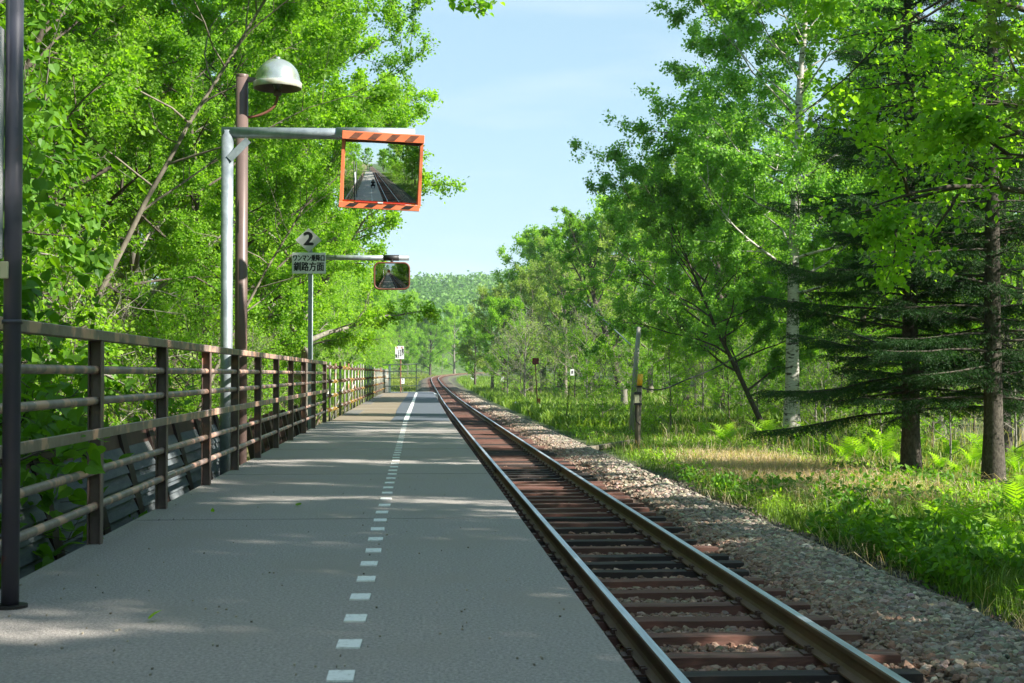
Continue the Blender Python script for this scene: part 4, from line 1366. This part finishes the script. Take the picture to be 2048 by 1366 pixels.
for i in range(16):
    Y = rng.uniform(95, 230)
    px = rng.uniform(1050, 2100)
    if px < 1320: Y = max(Y, 150)
    place(['far_a', 'far_b', 'far_c'][i % 3], 'broadleaf_tree', TX(px, Y), Y, rng.uniform(.85, 1.25), rng.uniform(0, 6), 'far broadleaf tree deep in the wood right of the track', 'tree', 'far trees of the right wood')
# -- trees on the left
GL = 'leafy trees behind the railing'
place('lean_light', 'leaning_tree', -6.0, 22.5, 1.0, 0.0, 'pale smooth trunk leaning right in front of the left wood', 'tree', GL)
place('near_a', 'broadleaf_tree', -4.5, 10.4, 1.0, .4, 'slender tree with long drooping leaves nearest the navy pole', 'tree', GL)
place('near_a', 'broadleaf_tree', -4.9, 13.4, 1.1, 2.4, 'slender drooping leaved tree below the top edge, left of the lamp post', 'tree', GL)
place('near_a', 'broadleaf_tree', -5.6, 17.3, 1.2, 4.4, 'slender drooping leaved tree close left of the lamp dome', 'tree', GL)
place('lean_dark', 'leaning_tree', -7.0, 19.5, .95, .15, 'dark forked trunk leaning right, left of the pale leaning trunk', 'tree', GL)
place('lean_light', 'leaning_tree', -4.9, 30, .75, .05, 'thin pale trunk leaning right behind the text board', 'tree', GL)
place('lean_dark', 'leaning_tree', -7.9, 23.5, 1.05, 0.1, 'dark trunk leaning right just behind the pale leaning one', 'tree', GL)
place('lean_dark', 'leaning_tree', -6.6, 37, 1.0, -.1, 'forked leaning tree behind the sign with the numeral', 'tree', GL)
place('lean_light', 'leaning_tree', -9.5, 19, .9, .5, 'pale leaning tree nearest the board at the left edge', 'tree', GL)
for (x, y, key, s, lab) in (
    (-6.9, 14.5, 'green_b', .95, 'green tree filling the space right of the navy pole'),
    (-8.0, 18.5, 'green_a', .9, 'tall green tree left of the pale leaning trunk'),
    (-6.9, 27.5, 'green_a', .85, 'green tree behind the lamp post'),
    (-4.6, 37, 'high_a', 1.0, 'tall spreading tree whose high boughs reach toward the sky gap beside the large mirror'),
    (-4.6, 31.5, 'high_a', .85, 'tall spreading tree over the lamp post and the white diamond board'),
    (-3.5, 46, 'lime_a', 1.35, 'lime tree whose crown edge stands against the sky above the rounded mirror'),
    (-6.4, 33, 'lime_a', 1.0, 'lime green tree behind the white diamond board'),
    (-5.4, 41, 'green_b', 1.15, 'green tree behind the large mirror, its boughs reaching toward the sky gap'),
    (-5.2, 48, 'lime_a', 1.0, 'lime green tree behind the small rounded mirror'),
    (-6.2, 57, 'lime_b', 1.0, 'lime green tree rising behind the middle of the scaffold fence'),
    (-6.8, 68, 'lime_a', 1.1, 'bright tree behind the far half of the scaffold fence'),
    (-7.2, 80, 'lime_b', 1.0, 'bright tree behind the small warning sign'),
    (-7.4, 93, 'lime_a', 1.1, 'bright tree just beyond the end of the platform')):
    place(key, 'broadleaf_tree', x, y, s, rng.uniform(0, 6), lab, 'tree', GL)
k = 0
for y in (12, 16, 21, 26, 31, 37, 44, 52, 61, 72):
    for row in range(3):
        x = -10.5 - row * 4.2 + rng.uniform(-1, 1)
        place(['green_a', 'lime_b', 'green_b', 'lime_a'][(k * 3 + row) % 4], 'broadleaf_tree', x, y + rng.uniform(-1.5, 1.5), rng.uniform(.95, 1.25), rng.uniform(0, 6),
              ('leafy tree in the second rank of the wood behind the railing', 'leafy tree deep in the wood behind the railing', 'leafy tree highest up the wooded slope behind the railing')[row], 'tree',
              ('second rank trees on the left', 'third rank trees on the left', 'slope trees on the left')[row])
        k += 1
for i, (x, y, s) in enumerate(((-8, 108, .95), (-9, 122, .9), (-9, 138, .95), (-8.5, 155, .9), (-8, 175, .9), (-7.5, 195, .9), (-14, 100, 1.2), (-17, 125, 1.2), (-16, 150, 1.2), (-18, 180, 1.2), (-7, 215, .9), (-3, 262, .95), (-12, 235, 1.1), (-9, 285, 1.1), (3, 305, 1.0), (9, 335, 1.1), (-2, 330, 1.2), (-20, 260, 1.4), (-24, 210, 1.4), (-24, 160, 1.3))):
    place(['far_a', 'far_a', 'far_b'][i % 3], 'broadleaf_tree', x, y, s, rng.uniform(0, 6), 'sunlit lime green tree in the far wall of trees left of the rails', 'tree', 'far trees left of the rails')
for i in range(26):
    if i < 16:
        y = 96 + i * 9.0; x = -5.2 - rng.uniform(0, 1.5)
    else:
        y = 245 + (i - 16) * 14; x = float(cx(y)) - rng.uniform(6, 9)
    place(['shrub_lime', 'shrub_green'][i % 2], 'shrub', x, y, rng.uniform(1.6, 2.6), rng.uniform(0, 6), 'leafy bush at the foot of the far tree wall left of the rails', 'shrub', 'bushes at the foot of the far tree wall', crown='foliage')
for i in range(22):
    y = rng.uniform(330, 430)
    x = float(cx(y)) + rng.uniform(-60, 70)
    if abs(x - float(cx(y))) < 7: x += 16
    place(['far_a', 'far_b', 'far_c'][i % 3], 'broadleaf_tree', x, y, rng.uniform(.9, 1.3), rng.uniform(0, 6), 'distant tree closing the view beyond the bend of the track', 'tree', 'trees beyond the bend')
# -- trees out of direct view: right rows added to shade the platform, rest for mirrors
for i, (x, y, key, s) in enumerate(((9.0, -9.5, 'green_b', 1.15), (9.4, -5.5, 'lime_a', 1.05), (8.8, -2, 'green_b', 1.15), (9.6, 1.5, 'lime_a', 1.1), (9.0, 5, 'green_b', 1.2), (9.5, 8.5, 'lime_a', 1.05), (9.3, 12.2, 'green_b', 1.1), (9.6, 15.6, 'pale_a', 1.0), (13, -12, 'green_a', .95), (12.6, -7.5, 'green_a', .95), (13.1, -3, 'green_a', .95), (12.7, 1.5, 'green_a', .95), (13.2, 6, 'green_a', .9), (12.8, 10.5, 'green_a', .9), (12, -12, 'lime_b', 1.1), (9.5, -18, 'pale_a', 1.3), (9.5, -26, 'far_b', .9), (10, -40, 'far_a', .9), (8, -60, 'far_b', .9), (-7, -8, 'lime_a', 1), (-8, -18, 'green_b', 1.1), (-8, -32, 'far_a', .9), (-8, -50, 'far_a', .9), (-2, -85, 'far_a', 1.1), (10, -85, 'far_b', 1.1), (-7.5, 5, 'green_b', .9))):
    place(key, 'broadleaf_tree', x, y, s, rng.uniform(0, 6), 'tree out of frame beside or behind the photographer, added for platform shade and the mirror', 'tree', 'out of frame trees beside and behind the photographer')

# -- shrubs and saplings
GS = 'saplings pushing up behind the railing'
for i, (x, y, key, s) in enumerate(((-2.75, 6.9, 'heart_low', 1.15), (-2.8, 7.9, 'heart_low', 1.25), (-2.85, 9.0, 'heart_low', 1.3), (-2.75, 10.0, 'heart_low', 1.1), (-4.0, 9.2, 'heart', 1.35), (-5.4, 13.5, 'heart', 1.7), (-2.75, 7.3, 'heart_low', .9), (-2.7, 8.4, 'heart_low', 1.1), (-2.9, 9.5, 'heart_low', 1.1), (-3.5, 8.6, 'heart', 1.0), (-3.6, 10.3, 'heart', 1.15), (-4.3, 12.4, 'heart', 1.3), (-3.3, 11.2, 'heart_low', 1.0), (-4.8, 10.2, 'heart', 1.5), (-4.3, 14.6, 'heart', 1.0), (-2.9, 6.2, 'heart_low', 1.1))):
    place(key, 'sapling', x, y, s, rng.uniform(0, 6), ('heart leaved sapling poking through the near railing' if x > -3.4 else 'tall heart leaved sapling between the navy pole and the lamp post'), 'sapling', GS + (' low' if x > -3.4 else ' tall'), crown='foliage')
GB = 'undergrowth bushes behind the fences'
for i in range(44):
    y = 12 + 78 * (i / 44) ** 1.15 + rng.uniform(-.8, .8)
    x = -4.0 - rng.uniform(0, 2.2)
    key = ['shrub_lime', 'shrub_bare', 'shrub_green'][i % 3]
    place(key, 'shrub', x, y, rng.uniform(.8, 1.3), rng.uniform(0, 6), {'shrub_lime': 'lime green shrub under the trees behind the fences', 'shrub_bare': 'nearly leafless twiggy shrub under the trees behind the fences', 'shrub_green': 'green shrub under the trees behind the fences'}[key], 'shrub', GB + ' ' + key.split('_')[1], crown='foliage')
for i in range(40):
    px = rng.uniform(985, 1560)
    Y = rng.uniform(105, 150) if px < 1330 else rng.uniform(60, 110)
    key = ['shrub_green', 'shrub_bare', 'shrub_lime', 'shrub_bare'][i % 4]
    place(key, 'shrub', TX(px, Y), Y, rng.uniform(1.2, 2.4), rng.uniform(0, 6), {'shrub_lime': 'lime green shrub at the edge of the right wood', 'shrub_bare': 'twiggy pale shrub at the edge of the right wood', 'shrub_green': 'green shrub at the edge of the right wood'}[key], 'shrub', 'shrubs edging the right wood ' + key.split('_')[1], crown='foliage')
for i in range(34):
    px = 1345 + i * 21 + rng.uniform(-12, 12)
    Y = rng.uniform(50, 74) if px < 1640 else rng.uniform(36, 62)
    key = ['shrub_lime', 'shrub_green', 'shrub_lime', 'shrub_bare'][i % 4]
    place(key, 'shrub', TX(px, Y), Y, rng.uniform(.8, 1.35), rng.uniform(0, 6), 'leafy bush in the bright understory behind the birch and spruce trunks', 'shrub', 'understory bushes behind birch and spruces', crown='foliage')
for (px, Y, key, s, lab) in ((1205, 58, 'shrub_lime', 1.05, 'tiered pale green shrub left of the grey stump'), (1650, 38, 'shrub_bare', .8, 'tangle of bare twigs under the spruce boughs'), (1900, 33, 'shrub_bare', .8, 'bare twigs between the two spruce trunks'), (2030, 33, 'shrub_bare', 1.0, 'bare twigs right of the thick spruce trunk')):
    place(key, 'shrub', TX(px, Y), Y, s, 1.0, lab, 'shrub', None, crown='foliage')

# -- grass, reeds, straw and weeds
def blades(mb, x, y, h, w, col, rng, lean=.5, seg=2):
    n = len(x)
    z = ground_z(x, y) - .01
    az = rng.uniform(0, 2 * PI, n)
    fa = rng.uniform(0, 2 * PI, n)
    ln = np.abs(rng.normal(lean, lean * .5, n))
    d = np.stack([np.cos(az), np.sin(az), np.zeros(n)], -1)
    s = np.stack([np.cos(fa), np.sin(fa), np.zeros(n)], -1) * w[:, None] / 2
    p0 = np.stack([x, y, z], -1)
    p1 = p0 + d * (h * ln * .3)[:, None] + np.array([0, 0, 1.0]) * (h * .6)[:, None]
    p2 = p0 + d * (h * ln)[:, None] + np.array([0, 0, 1.0]) * (h * np.clip(1.0 - ln * .35, .12, 1))[:, None]
    V = np.stack([p0 - s * .8, p0 + s * .8, p1 + s * .9, p1 - s * .9, p2], 1).reshape(-1, 3)
    o = np.arange(n)[:, None] * 5
    mb.add(V, quads=o + np.array([0, 1, 2, 3]), tris=o + np.array([3, 2, 4]), tint=np.repeat(col, 5, 0))

def strawmask(x, y):
    d = x - cx(y)
    return np.clip(.85 - ((d - 5.7 - .05 * (y - 30)) / 2.2) ** 2 - ((y - 29.5) / 10) ** 2 + .3 * fnoise(x, y, .8, 71), 0, 1)

def scatter(n, ylo, yhi, dlo, dhi, rng, power=2.0, seed=0, thr=-.2):
    u = rng.rand(n)
    y = 1 / (1 / ylo + (1 / yhi - 1 / ylo) * u)
    d = dlo + (dhi - dlo) * rng.rand(n)
    x = cx(y) + d
    keep = fnoise(x, y, .9, 40 + seed) > thr
    keep &= (x / y < .47)
    return x[keep], y[keep], d[keep]
rng = np.random.RandomState(4)
def greens(n, c0, c1, xy=None):
    t = rng.rand(n, 1)
    if xy is not None:
        t = np.clip(t * .6 + .2 + .35 * fnoise(xy[0], xy[1], 1.1, 61)[:, None], 0, 1)
    return np.clip((np.array(c0) * (1 - t) + np.array(c1) * t) * rng.uniform(.75, 1.25, (n, 1)), 0, 1)
g = MB()
# short grass at the foot of the ballast
x, y, d = scatter(100000, 10, 70, 3.2, 7.0, rng, thr=-.3)
ed = rng.rand(len(x)) < np.clip((d - 3.1 - .35 * fnoise(x, y, 1.5, 8)) / .9, 0, 1)
sm = rng.rand(len(x)) > strawmask(x, y) * .85
k = ed & sm
x, y = x[k], y[k]
blades(g, x, y, .07 + .4 * rng.rand(len(x)) ** 2.2, rng.uniform(.006, .018, len(x)), greens(len(x), (.045, .12, .014), (.2, .3, .045), (x, y)), rng, .55)
# meadow further out
x, y, d = scatter(120000, 12, 95, 5.2, 16, rng, thr=-.6)
k = rng.rand(len(x)) > strawmask(x, y)
x, y = x[k], y[k]
hh = rng.uniform(.2, .6, len(x)) * (.8 + .35 * fnoise(x, y, .5, 22)) * np.clip((x - cx(y) - 3.5) / 3, .5, 1) * np.clip((y - 22) / 26, .4, 1)
blades(g, x, y, hh, rng.uniform(.012, .024, len(x)) * (1 + y / 60), greens(len(x), (.06, .15, .015), (.27, .37, .05), (x, y)), rng, .45)
# far verge both sides of the rails
x, y, d = scatter(50000, 55, 300, 3.6, 22, rng, thr=-1)
blades(g, x, y, rng.uniform(.3, .8, len(x)), rng.uniform(.05, .11, len(x)), greens(len(x), (.08, .18, .015), (.22, .32, .05)), rng, .4)
x, y, d = scatter(26000, 86, 330, -9, -2.6, rng, thr=-1)
blades(g, x, y, rng.uniform(.2, .6, len(x)), rng.uniform(.05, .11, len(x)), greens(len(x), (.10, .17, .02), (.3, .33, .08)), rng, .4)
tag(g.build('grass', 'grass'), 'green grass along the foot of the ballast and over the clearing', 'grass', kind='stuff')
# dry straw and old reeds
g = MB()
x, y, d = scatter(110000, 21, 48, 3.6, 10.5, rng, thr=-2)
k = rng.rand(len(x)) < strawmask(x, y) * .95 + .03
x, y = x[k], y[k]
t = rng.rand(len(x), 1)
c = (np.array((.42, .31, .2)) * (1 - t) + np.array((.75, .62, .45)) * t) * rng.uniform(.6, 1.1, (len(x), 1))
blades(g, x, y, rng.uniform(.15, .6, len(x)), rng.uniform(.007, .014, len(x)), c, rng, 1.2)
x, y, d = scatter(9000, 34, 150, 5.5, 24, rng, thr=.1)
t = rng.rand(len(x), 1)
c = (np.array((.36, .29, .18)) * (1 - t) + np.array((.6, .52, .36)) * t) * rng.uniform(.6, 1.1, (len(x), 1))
blades(g, x, y, rng.uniform(.4, 1.1, len(x)), rng.uniform(.007, .014, len(x)) * (1 + y / 90), c, rng, .35)
tag(g.build('dry_grass', 'grass'), 'bleached straw and dead reed stalks between the green grass and the spruces', 'dry grass', kind='stuff')
# broad weeds near the lower right
g = MB()
x, y, d = scatter(17000, 10, 60, 3.3, 8.5, rng, thr=-.1, seed=2)
k = (rng.rand(len(x)) > strawmask(x, y) * .8) & (d > 3.5 + .35 * fnoise(x, y, 1.5, 8))
x, y = x[k], y[k]
n = len(x)
P = np.stack([x, y, ground_z(x, y) + rng.uniform(.02, .22, n)], -1)
P = np.repeat(P, 5, 0) + rng.normal(0, .045, (5 * n, 3))
add_leaves(g, P, .085, rng, droop=0, up=1.1, width=.28)
tag(g.build('broadleaf_weeds', 'leaf_lime'), 'low broad leaved weeds among the grass at the ballast edge', 'weeds', kind='stuff')
g = MB()
x, y, d = scatter(9000, 9.5, 30, 3.3, 8.5, rng, thr=.05, seed=5)
n = len(x)
P = np.stack([x, y, ground_z(x, y) + rng.uniform(.05, .32, n)], -1)
P = np.repeat(P, 7, 0) + rng.normal(0, .06, (7 * n, 3))
add_leaves(g, P, .12, rng, droop=.1, up=.9, width=.3)
tag(g.build('tall_weeds', 'leaf_heart'), 'darker tall weeds standing in the grass at the lower right', 'weeds', kind='stuff')
g = MB()
x, y, d = scatter(9000, 9.5, 26, 3.0, 8.5, rng, thr=0, seed=9)
n = len(x); t = rng.rand(n, 1)
blades(g, x, y, rng.uniform(.1, .45, n), rng.uniform(.004, .009, n), np.array((.35, .27, .17)) * (1 - t) + np.array((.65, .55, .38)) * t, rng, 1.1)
tag(g.build('dead_stems', 'grass'), 'scattered dead stems in the grass nearest the viewer', 'dead stems', kind='stuff')
# litter-floor undergrowth on the left
g = MB()
n = 30000
y = 1 / (1 / 8 + (1 / 95 - 1 / 8) * rng.rand(n))
x = -2.7 - rng.rand(n) ** 1.3 * 9
blades(g, x, y, rng.uniform(.1, .4, n), rng.uniform(.008, .02, n) * (1 + y / 30), np.where(rng.rand(n, 1) < .55, greens(n, (.06, .16, .015), (.16, .26, .03)), greens(n, (.25, .2, .11), (.42, .36, .2))), rng, .6)
tag(g.build('undergrowth', 'grass'), 'thin undergrowth and litter on the wood floor left of the platform', 'undergrowth', kind='stuff')

# grass and bushes behind the viewpoint (in the mirrors)
g = MB()
n = 16000
y = rng.uniform(-45, 9, n); x = 1.955 + np.where(rng.rand(n) < .7, rng.uniform(3.2, 11, n), -rng.uniform(4.3, 9, n))
blades(g, x, y, rng.uniform(.2, .6, n), rng.uniform(.03, .06, n), greens(n, (.06, .15, .015), (.2, .3, .04)), rng, .4)
tag(g.build('grass', 'grass'), 'grass beside the line behind the photographer', 'grass', kind='stuff')
for i in range(16):
    left = i % 4 == 3
    place(['shrub_lime', 'shrub_green'][i % 2], 'shrub', (-4.6 if left else 7.4) + rng.uniform(-.5, 1), 5 - i * 2.9, rng.uniform(1.3, 2.0), rng.uniform(0, 6), 'bush beside the line behind the photographer, seen in the large mirror', 'shrub', 'bushes behind the photographer', crown='foliage')

# -- ferns
def frond(mb, p, az, L, rng, tint):
    n = 13
    t = np.linspace(0, 1, n)
    hx = L * (.18 * t + .42 * t ** 2.2)
    hz = L * (t * .95 - .38 * t ** 3)
    c, s = math.cos(az), math.sin(az)
    mid = np.stack([p[0] + c * hx, p[1] + s * hx, p[2] + hz], -1)
    sd = np.array([-s, c, 0])
    V, T = [], []
    for i in range(1, n):
        w = L * .17 * math.sin(PI * (t[i] ** .75)) ** .8 + .005
        up_ = unit(mid[i] - mid[i - 1])
        for sg in (-1, 1):
            a = mid[i - 1] + up_ * .001
            b = mid[i - 1] + (mid[i] - mid[i - 1]) * .75
            tip = mid[i] + sd * sg * w + up_ * w * .35 + rng.normal(0, .004, 3)
            V += [a, b, tip]
    V = np.array(V)
    mb.add(V, tris=np.arange(len(V)).reshape(-1, 3), tint=np.full(3, tint))
    mb.tube(mid[[0, 4, 8, 12]], [.004, .003, .002, .001], 3, cap=False, tint=np.full(3, .7))
FERN = []
for sd in range(3):
    mb = MB()
    r = np.random.RandomState(sd)
    for i in range(11):
        frond(mb, (r.normal(0, .03), r.normal(0, .03), 0), 2 * PI * i / 11 + r.normal(0, .2), r.uniform(.6, .95), r, float(np.clip(r.normal(.5, .15), .1, .9)))
    FERN.append(mb.mesh('fern_fronds', 'leaf_lime'))
spots = [(1700, 40), (1655, 41), (1745, 38), (1640, 38), (1720, 36), (1765, 35), (1800, 33), (1600, 42), (1560, 41), (1690, 34), (1880, 31), (1910, 29), (2035, 24), (2010, 22.5), (2045, 20), (1880, 19), (1935, 18.2), (2000, 17), (2045, 26), (1620, 45), (1530, 44), (1480, 46), (1450, 43), (1405, 48), (2030, 29), (1945, 31), (1770, 40), (1830, 38), (1900, 36), (1960, 34), (2030, 33)]
for i, (px, Y) in enumerate(spots):
    x = TX(px, Y)
    f = link('fern', FERN[i % 3], None, (x, Y, float(ground_z(x, Y))))
    s_ = rng.uniform(1.1, 1.6) * (.75 if Y < 21 else .62 if Y < 34 else 1)
    f.scale = (s_, s_, s_)
    f.rotation_euler = (0, 0, rng.uniform(0, 6))
    if Y < 21: lab, gg = 'feathery fern in the grass in front of the thick spruce', 'ferns in front of the thick spruce'
    elif px < 1790: lab, gg = 'feathery fern at the edge of the straw under the spruce boughs', 'ferns under the spruce boughs'
    else: lab, gg = 'feathery fern around the two spruce trunks', 'ferns around the spruce trunks'
    tag(f, lab, 'fern', gg)

# -- distant wooded hill
rng = np.random.RandomState(9)
g = MB()
nT = 2600
y = rng.uniform(430, 1150, nT)
x = rng.uniform(-.16, .42, nT) * y
z = ground_z(x, y)
k = 90
th = rng.uniform(0, 2 * PI, (nT, k)); ph = np.arcsin(rng.uniform(-.2, 1, (nT, k)))
R_ = rng.uniform(2.5, 7.5, (nT, 1))
P = np.stack([x[:, None] + R_ * np.cos(th) * np.cos(ph), y[:, None] + R_ * np.sin(th) * np.cos(ph), z[:, None] + 2 + R_ * 1.3 * np.sin(ph) + rng.normal(0, .4, (nT, k))], -1).reshape(-1, 3)
tn = np.repeat(np.clip(rng.normal(.35, .3, nT), 0, .9), k)
add_leaves(g, P, 1.5, rng, tint=tn, width=.5)
tag(g.build('distant_woods', 'leaf_far'), 'far wooded hillside closing the horizon', 'woods', kind='stuff')

# -- leafy bough hanging in at the top edge
r = np.random.RandomState(44)
bh = empty('hanging_bough', tuple(at(760, -40, 17)), 'leafy bough hanging into the sky at the top edge', 'branch')
p0, p1 = at(740, -70, 17), at(975, 30, 16)
tb, lf = MB(), MB()
path = np.array([p0 * (1 - t) + p1 * t + np.array([0, 0, .12 * math.sin(PI * t)]) for t in np.linspace(0, 1, 9)])
tb.tube(path, np.linspace(.02, .004, 9), 6, cap=False)
pts = []
for i in range(26):
    q = r.uniform(.1, 1)
    c = path[int(q * 8)]
    d = unit(r.normal(size=3) * np.array([.6, .5, .35]) + np.array([.5, 0, -.1]))
    tw = curve_path(c, d, r.uniform(.15, .38), 3, r, .15, -.03)
    tb.tube(tw, [.004, .003, .002, .002], 3, cap=False)
    for k in range(11):
        pts.append(tw[1 + k % 3] + r.normal(0, .05, 3))
add_leaves(lf, np.array(pts), .085, r, None, True, width=.36)
W(tb.build('branch', 'bark_dark', bh)); W(lf.build('foliage', 'leaf_deep', bh))

# fallen leaves and specks on the platform
r = np.random.RandomState(6)
for (px, py, gl, lab) in ((598, 1012, .07, 'fresh green leaf lying on the platform near the railing'), (300, 1240, .05, 'small green leaf on the platform close to the lower left'), (425, 1025, .05, 'tiny leaf by the platform edge beside the railing')):
    p = gp(px, py, .006)
    mb = MB()
    add_leaves(mb, np.array([[p[0], p[1], .012]]), gl, r, None, True, up=3, droop=0)
    tag(mb.build('fallen_leaf', 'leaf_lime'), lab, 'leaf')
mb = MB()
n = 150
y = 1 / (1 / 4.5 + (1 / 30 - 1 / 4.5) * r.rand(n)); x = r.uniform(LE + .05, .6, n)
for i in range(n):
    mb.box((x[i], y[i], .003), (r.uniform(.003, .009), r.uniform(.005, .02), .006), tint=np.array((.3, .26, .2)) * r.uniform(.4, 1.6))
tag(mb.build('litter', 'stone'), 'specks of bark and seed scattered on the platform', 'litter', kind='stuff')

# ------------------------------------------------------------------ faint air over the distance
hm = D.materials.new('haze')
hm.use_nodes = True
hn = hm.node_tree
hn.nodes.remove(hn.nodes['Principled BSDF'])
pv = hn.nodes.new('ShaderNodeVolumePrincipled')
pv.inputs['Color'].default_value = (.8, .9, 1, 1)
pv.inputs['Density'].default_value = .00019
hn.links.new(pv.outputs[0], hn.nodes['Material Output'].inputs['Volume'])
M['haze'] = hm
tag(MB().bbox((-1650, -1250, -4), (1650, 3300, 150)).build('haze', 'haze'), 'thin bluish air between the viewer and the far hill', 'haze', kind='stuff')

# ------------------------------------------------------------------ the photographer, squatting behind the camera (seen in the mirror)
def skinned(name, V, E, R, material, parent, sub=1):
    me = D.meshes.new(name)
    me.from_pydata([tuple(v) for v in V], E, [])
    me.materials.append(M[material])
    o = link(name, me, parent)
    sk_ = o.modifiers.new('skin', 'SKIN')
    for i, rr_ in enumerate(R):
        me.skin_vertices[0].data[i].radius = (rr_, rr_) if not isinstance(rr_, tuple) else rr_
    me.skin_vertices[0].data[0].use_root = True
    s_ = o.modifiers.new('sub', 'SUBSURF')
    s_.levels = s_.render_levels = sub
    for pz in me.polygons: pz.use_smooth = True
    return W(o)
per = empty('person', (-.02, -.55, 0), 'person in dark clothes squatting on the platform with a camera at the face', 'person')
V = [(0, -.72, .30), (0, -.66, .50), (0, -.56, .70), (0, -.50, .84), (0, -.46, .90),
     (.17, -.54, .80), (.27, -.40, .66), (.10, -.24, .83), (-.17, -.54, .80), (-.27, -.40, .66), (-.10, -.24, .83),
     (.13, -.66, .30), (.24, -.28, .44), (.20, -.46, .09), (.21, -.30, .05), (-.13, -.66, .30), (-.24, -.28, .44), (-.20, -.46, .09), (-.21, -.30, .05)]
E = [(0, 1), (1, 2), (2, 3), (3, 4), (3, 5), (5, 6), (6, 7), (3, 8), (8, 9), (9, 10), (0, 11), (11, 12), (12, 13), (13, 14), (0, 15), (15, 16), (16, 17), (17, 18)]
R = [.14, .14, .15, .11, .055, .07, .052, .036, .07, .052, .036, .10, .075, .05, .045, .10, .075, .05, .045]
skinned('body', V, E, R, 'cloth', per, 2)
mb = MB()
hd = np.array([0, -.40, 1.02])
mb.lathe(hd, [(0.001, -.12)] + [(.078 * math.sin(a) ** .8, -.115 * math.cos(a)) for a in np.linspace(.25, PI - .2, 12)] + [(.001, .115)], 16)
head = W(mb.build('head', 'skin', per, True))
mb = MB()
mb.lathe(hd + np.array([0, -.012, .02]), [(.088, -.05), (.095, 0), (.09, .05), (.06, .095), (.001, .11)], 16)
mb.build('hair', 'cloth', head, True)
for sg in (-1, 1):
    MB().lathe(hd + np.array([sg * .077, 0, 0]), [(.001, -.03), (.014, -.015), (.014, .015), (.001, .03)], 8).build('ear', 'skin', head, True)
    V = [(sg * .10, -.23, .84), (sg * .085, -.19, .89), (sg * .06, -.15, .91), (sg * .045, -.12, .92), (sg * .055, -.15, .93), (sg * .04, -.12, .945), (sg * .055, -.155, .95), (sg * .04, -.125, .965), (sg * .06, -.16, .965), (sg * .045, -.135, .98), (sg * .075, -.20, .93), (sg * .05, -.20, .95)]
    E = [(0, 1), (1, 2), (2, 3), (1, 4), (4, 5), (1, 6), (6, 7), (1, 8), (8, 9), (1, 10), (10, 11)]
    skinned('hand', V, E, [.026, .034] + [.009] * 10, 'skin', per, 1)
cam_ = empty('handheld_camera', (0, -.2, .95), 'black camera held up by the squatting person', 'camera')
W(bevel(MB().bbox((-.07, -.26, .90), (.07, -.19, 1.0)).build('camera_body', 'black_plastic', cam_), .008))
mb = MB().tube([(0, -.19, .95), (0, -.09, .95)], .036, 20)
W(mb.build('lens', 'black_plastic', cam_, True))

# ------------------------------------------------------------------ light and sky
AZ, EL = math.radians(116), math.radians(34)
sd_ = Vector((math.cos(EL) * math.sin(AZ), math.cos(EL) * math.cos(AZ), math.sin(EL)))
sl = D.lights.new('sun', 'SUN')
sl.energy = 3.6
sl.angle = math.radians(.53)
sl.color = (1, .95, .85)
so = D.objects.new('sun', sl)
COL.objects.link(so)
so.rotation_euler = sd_.to_track_quat('Z', 'Y').to_euler()
so.location = (20, -20, 40)
w = D.worlds.new('World')
S.world = w
w.use_nodes = True
nt = w.node_tree
N, L = nt.nodes, nt.links
sky = N.new('ShaderNodeTexSky')
sky.sky_type = 'NISHITA'
sky.sun_disc = False
sky.sun_elevation = EL
sky.sun_rotation = AZ
sky.altitude = 50
sky.air_density = 1.0
sky.dust_density = 0.6
sky.ozone_density = 1.0
tn_ = N.new('ShaderNodeMix')
tn_.data_type = 'RGBA'
tn_.blend_type = 'MULTIPLY'
tn_.inputs['Factor'].default_value = 1
tn_.inputs[7].default_value = (.63, .86, .97, 1)
gm_ = N.new('ShaderNodeGamma')
gm_.inputs['Gamma'].default_value = .35
L.new(sky.outputs[0], gm_.inputs['Color'])
L.new(gm_.outputs[0], tn_.inputs[6])
tcw = N.new('ShaderNodeTexCoord')
mpw = N.new('ShaderNodeMapping')
mpw.inputs['Scale'].default_value = (2.2, 2.2, 13)
L.new(tcw.outputs['Generated'], mpw.inputs['Vector'])
cn = N.new('ShaderNodeTexNoise')
cn.inputs['Scale'].default_value = 1.6
cn.inputs['Detail'].default_value = 7
L.new(mpw.outputs['Vector'], cn.inputs['Vector'])
cr_ = N.new('ShaderNodeMapRange')
cr_.inputs['From Min'].default_value = .5
cr_.inputs['From Max'].default_value = .8
cr_.inputs['To Max'].default_value = .55
L.new(cn.outputs['Fac'], cr_.inputs['Value'])
cm = N.new('ShaderNodeMix')
cm.data_type = 'RGBA'
L.new(cr_.outputs['Result'], cm.inputs['Factor'])
L.new(tn_.outputs[2], cm.inputs[6])
cm.inputs[7].default_value = (1.6, 1.85, 2.0, 1)
L.new(cm.outputs[2], N['Background'].inputs['Color'])
N['Background'].inputs['Strength'].default_value = 0.15
S.view_settings.view_transform = 'Standard'
S.view_settings.look = 'None'
S.view_settings.exposure = 1.95
S.view_settings.gamma = 1
c = S.cycles
S.render.engine = 'CYCLES'
c.max_bounces = 6
c.diffuse_bounces = 5
c.glossy_bounces = 3
c.transmission_bounces = 3
c.caustics_reflective = False
c.caustics_refractive = False
c.use_denoising = True
c.sample_clamp_indirect = 6
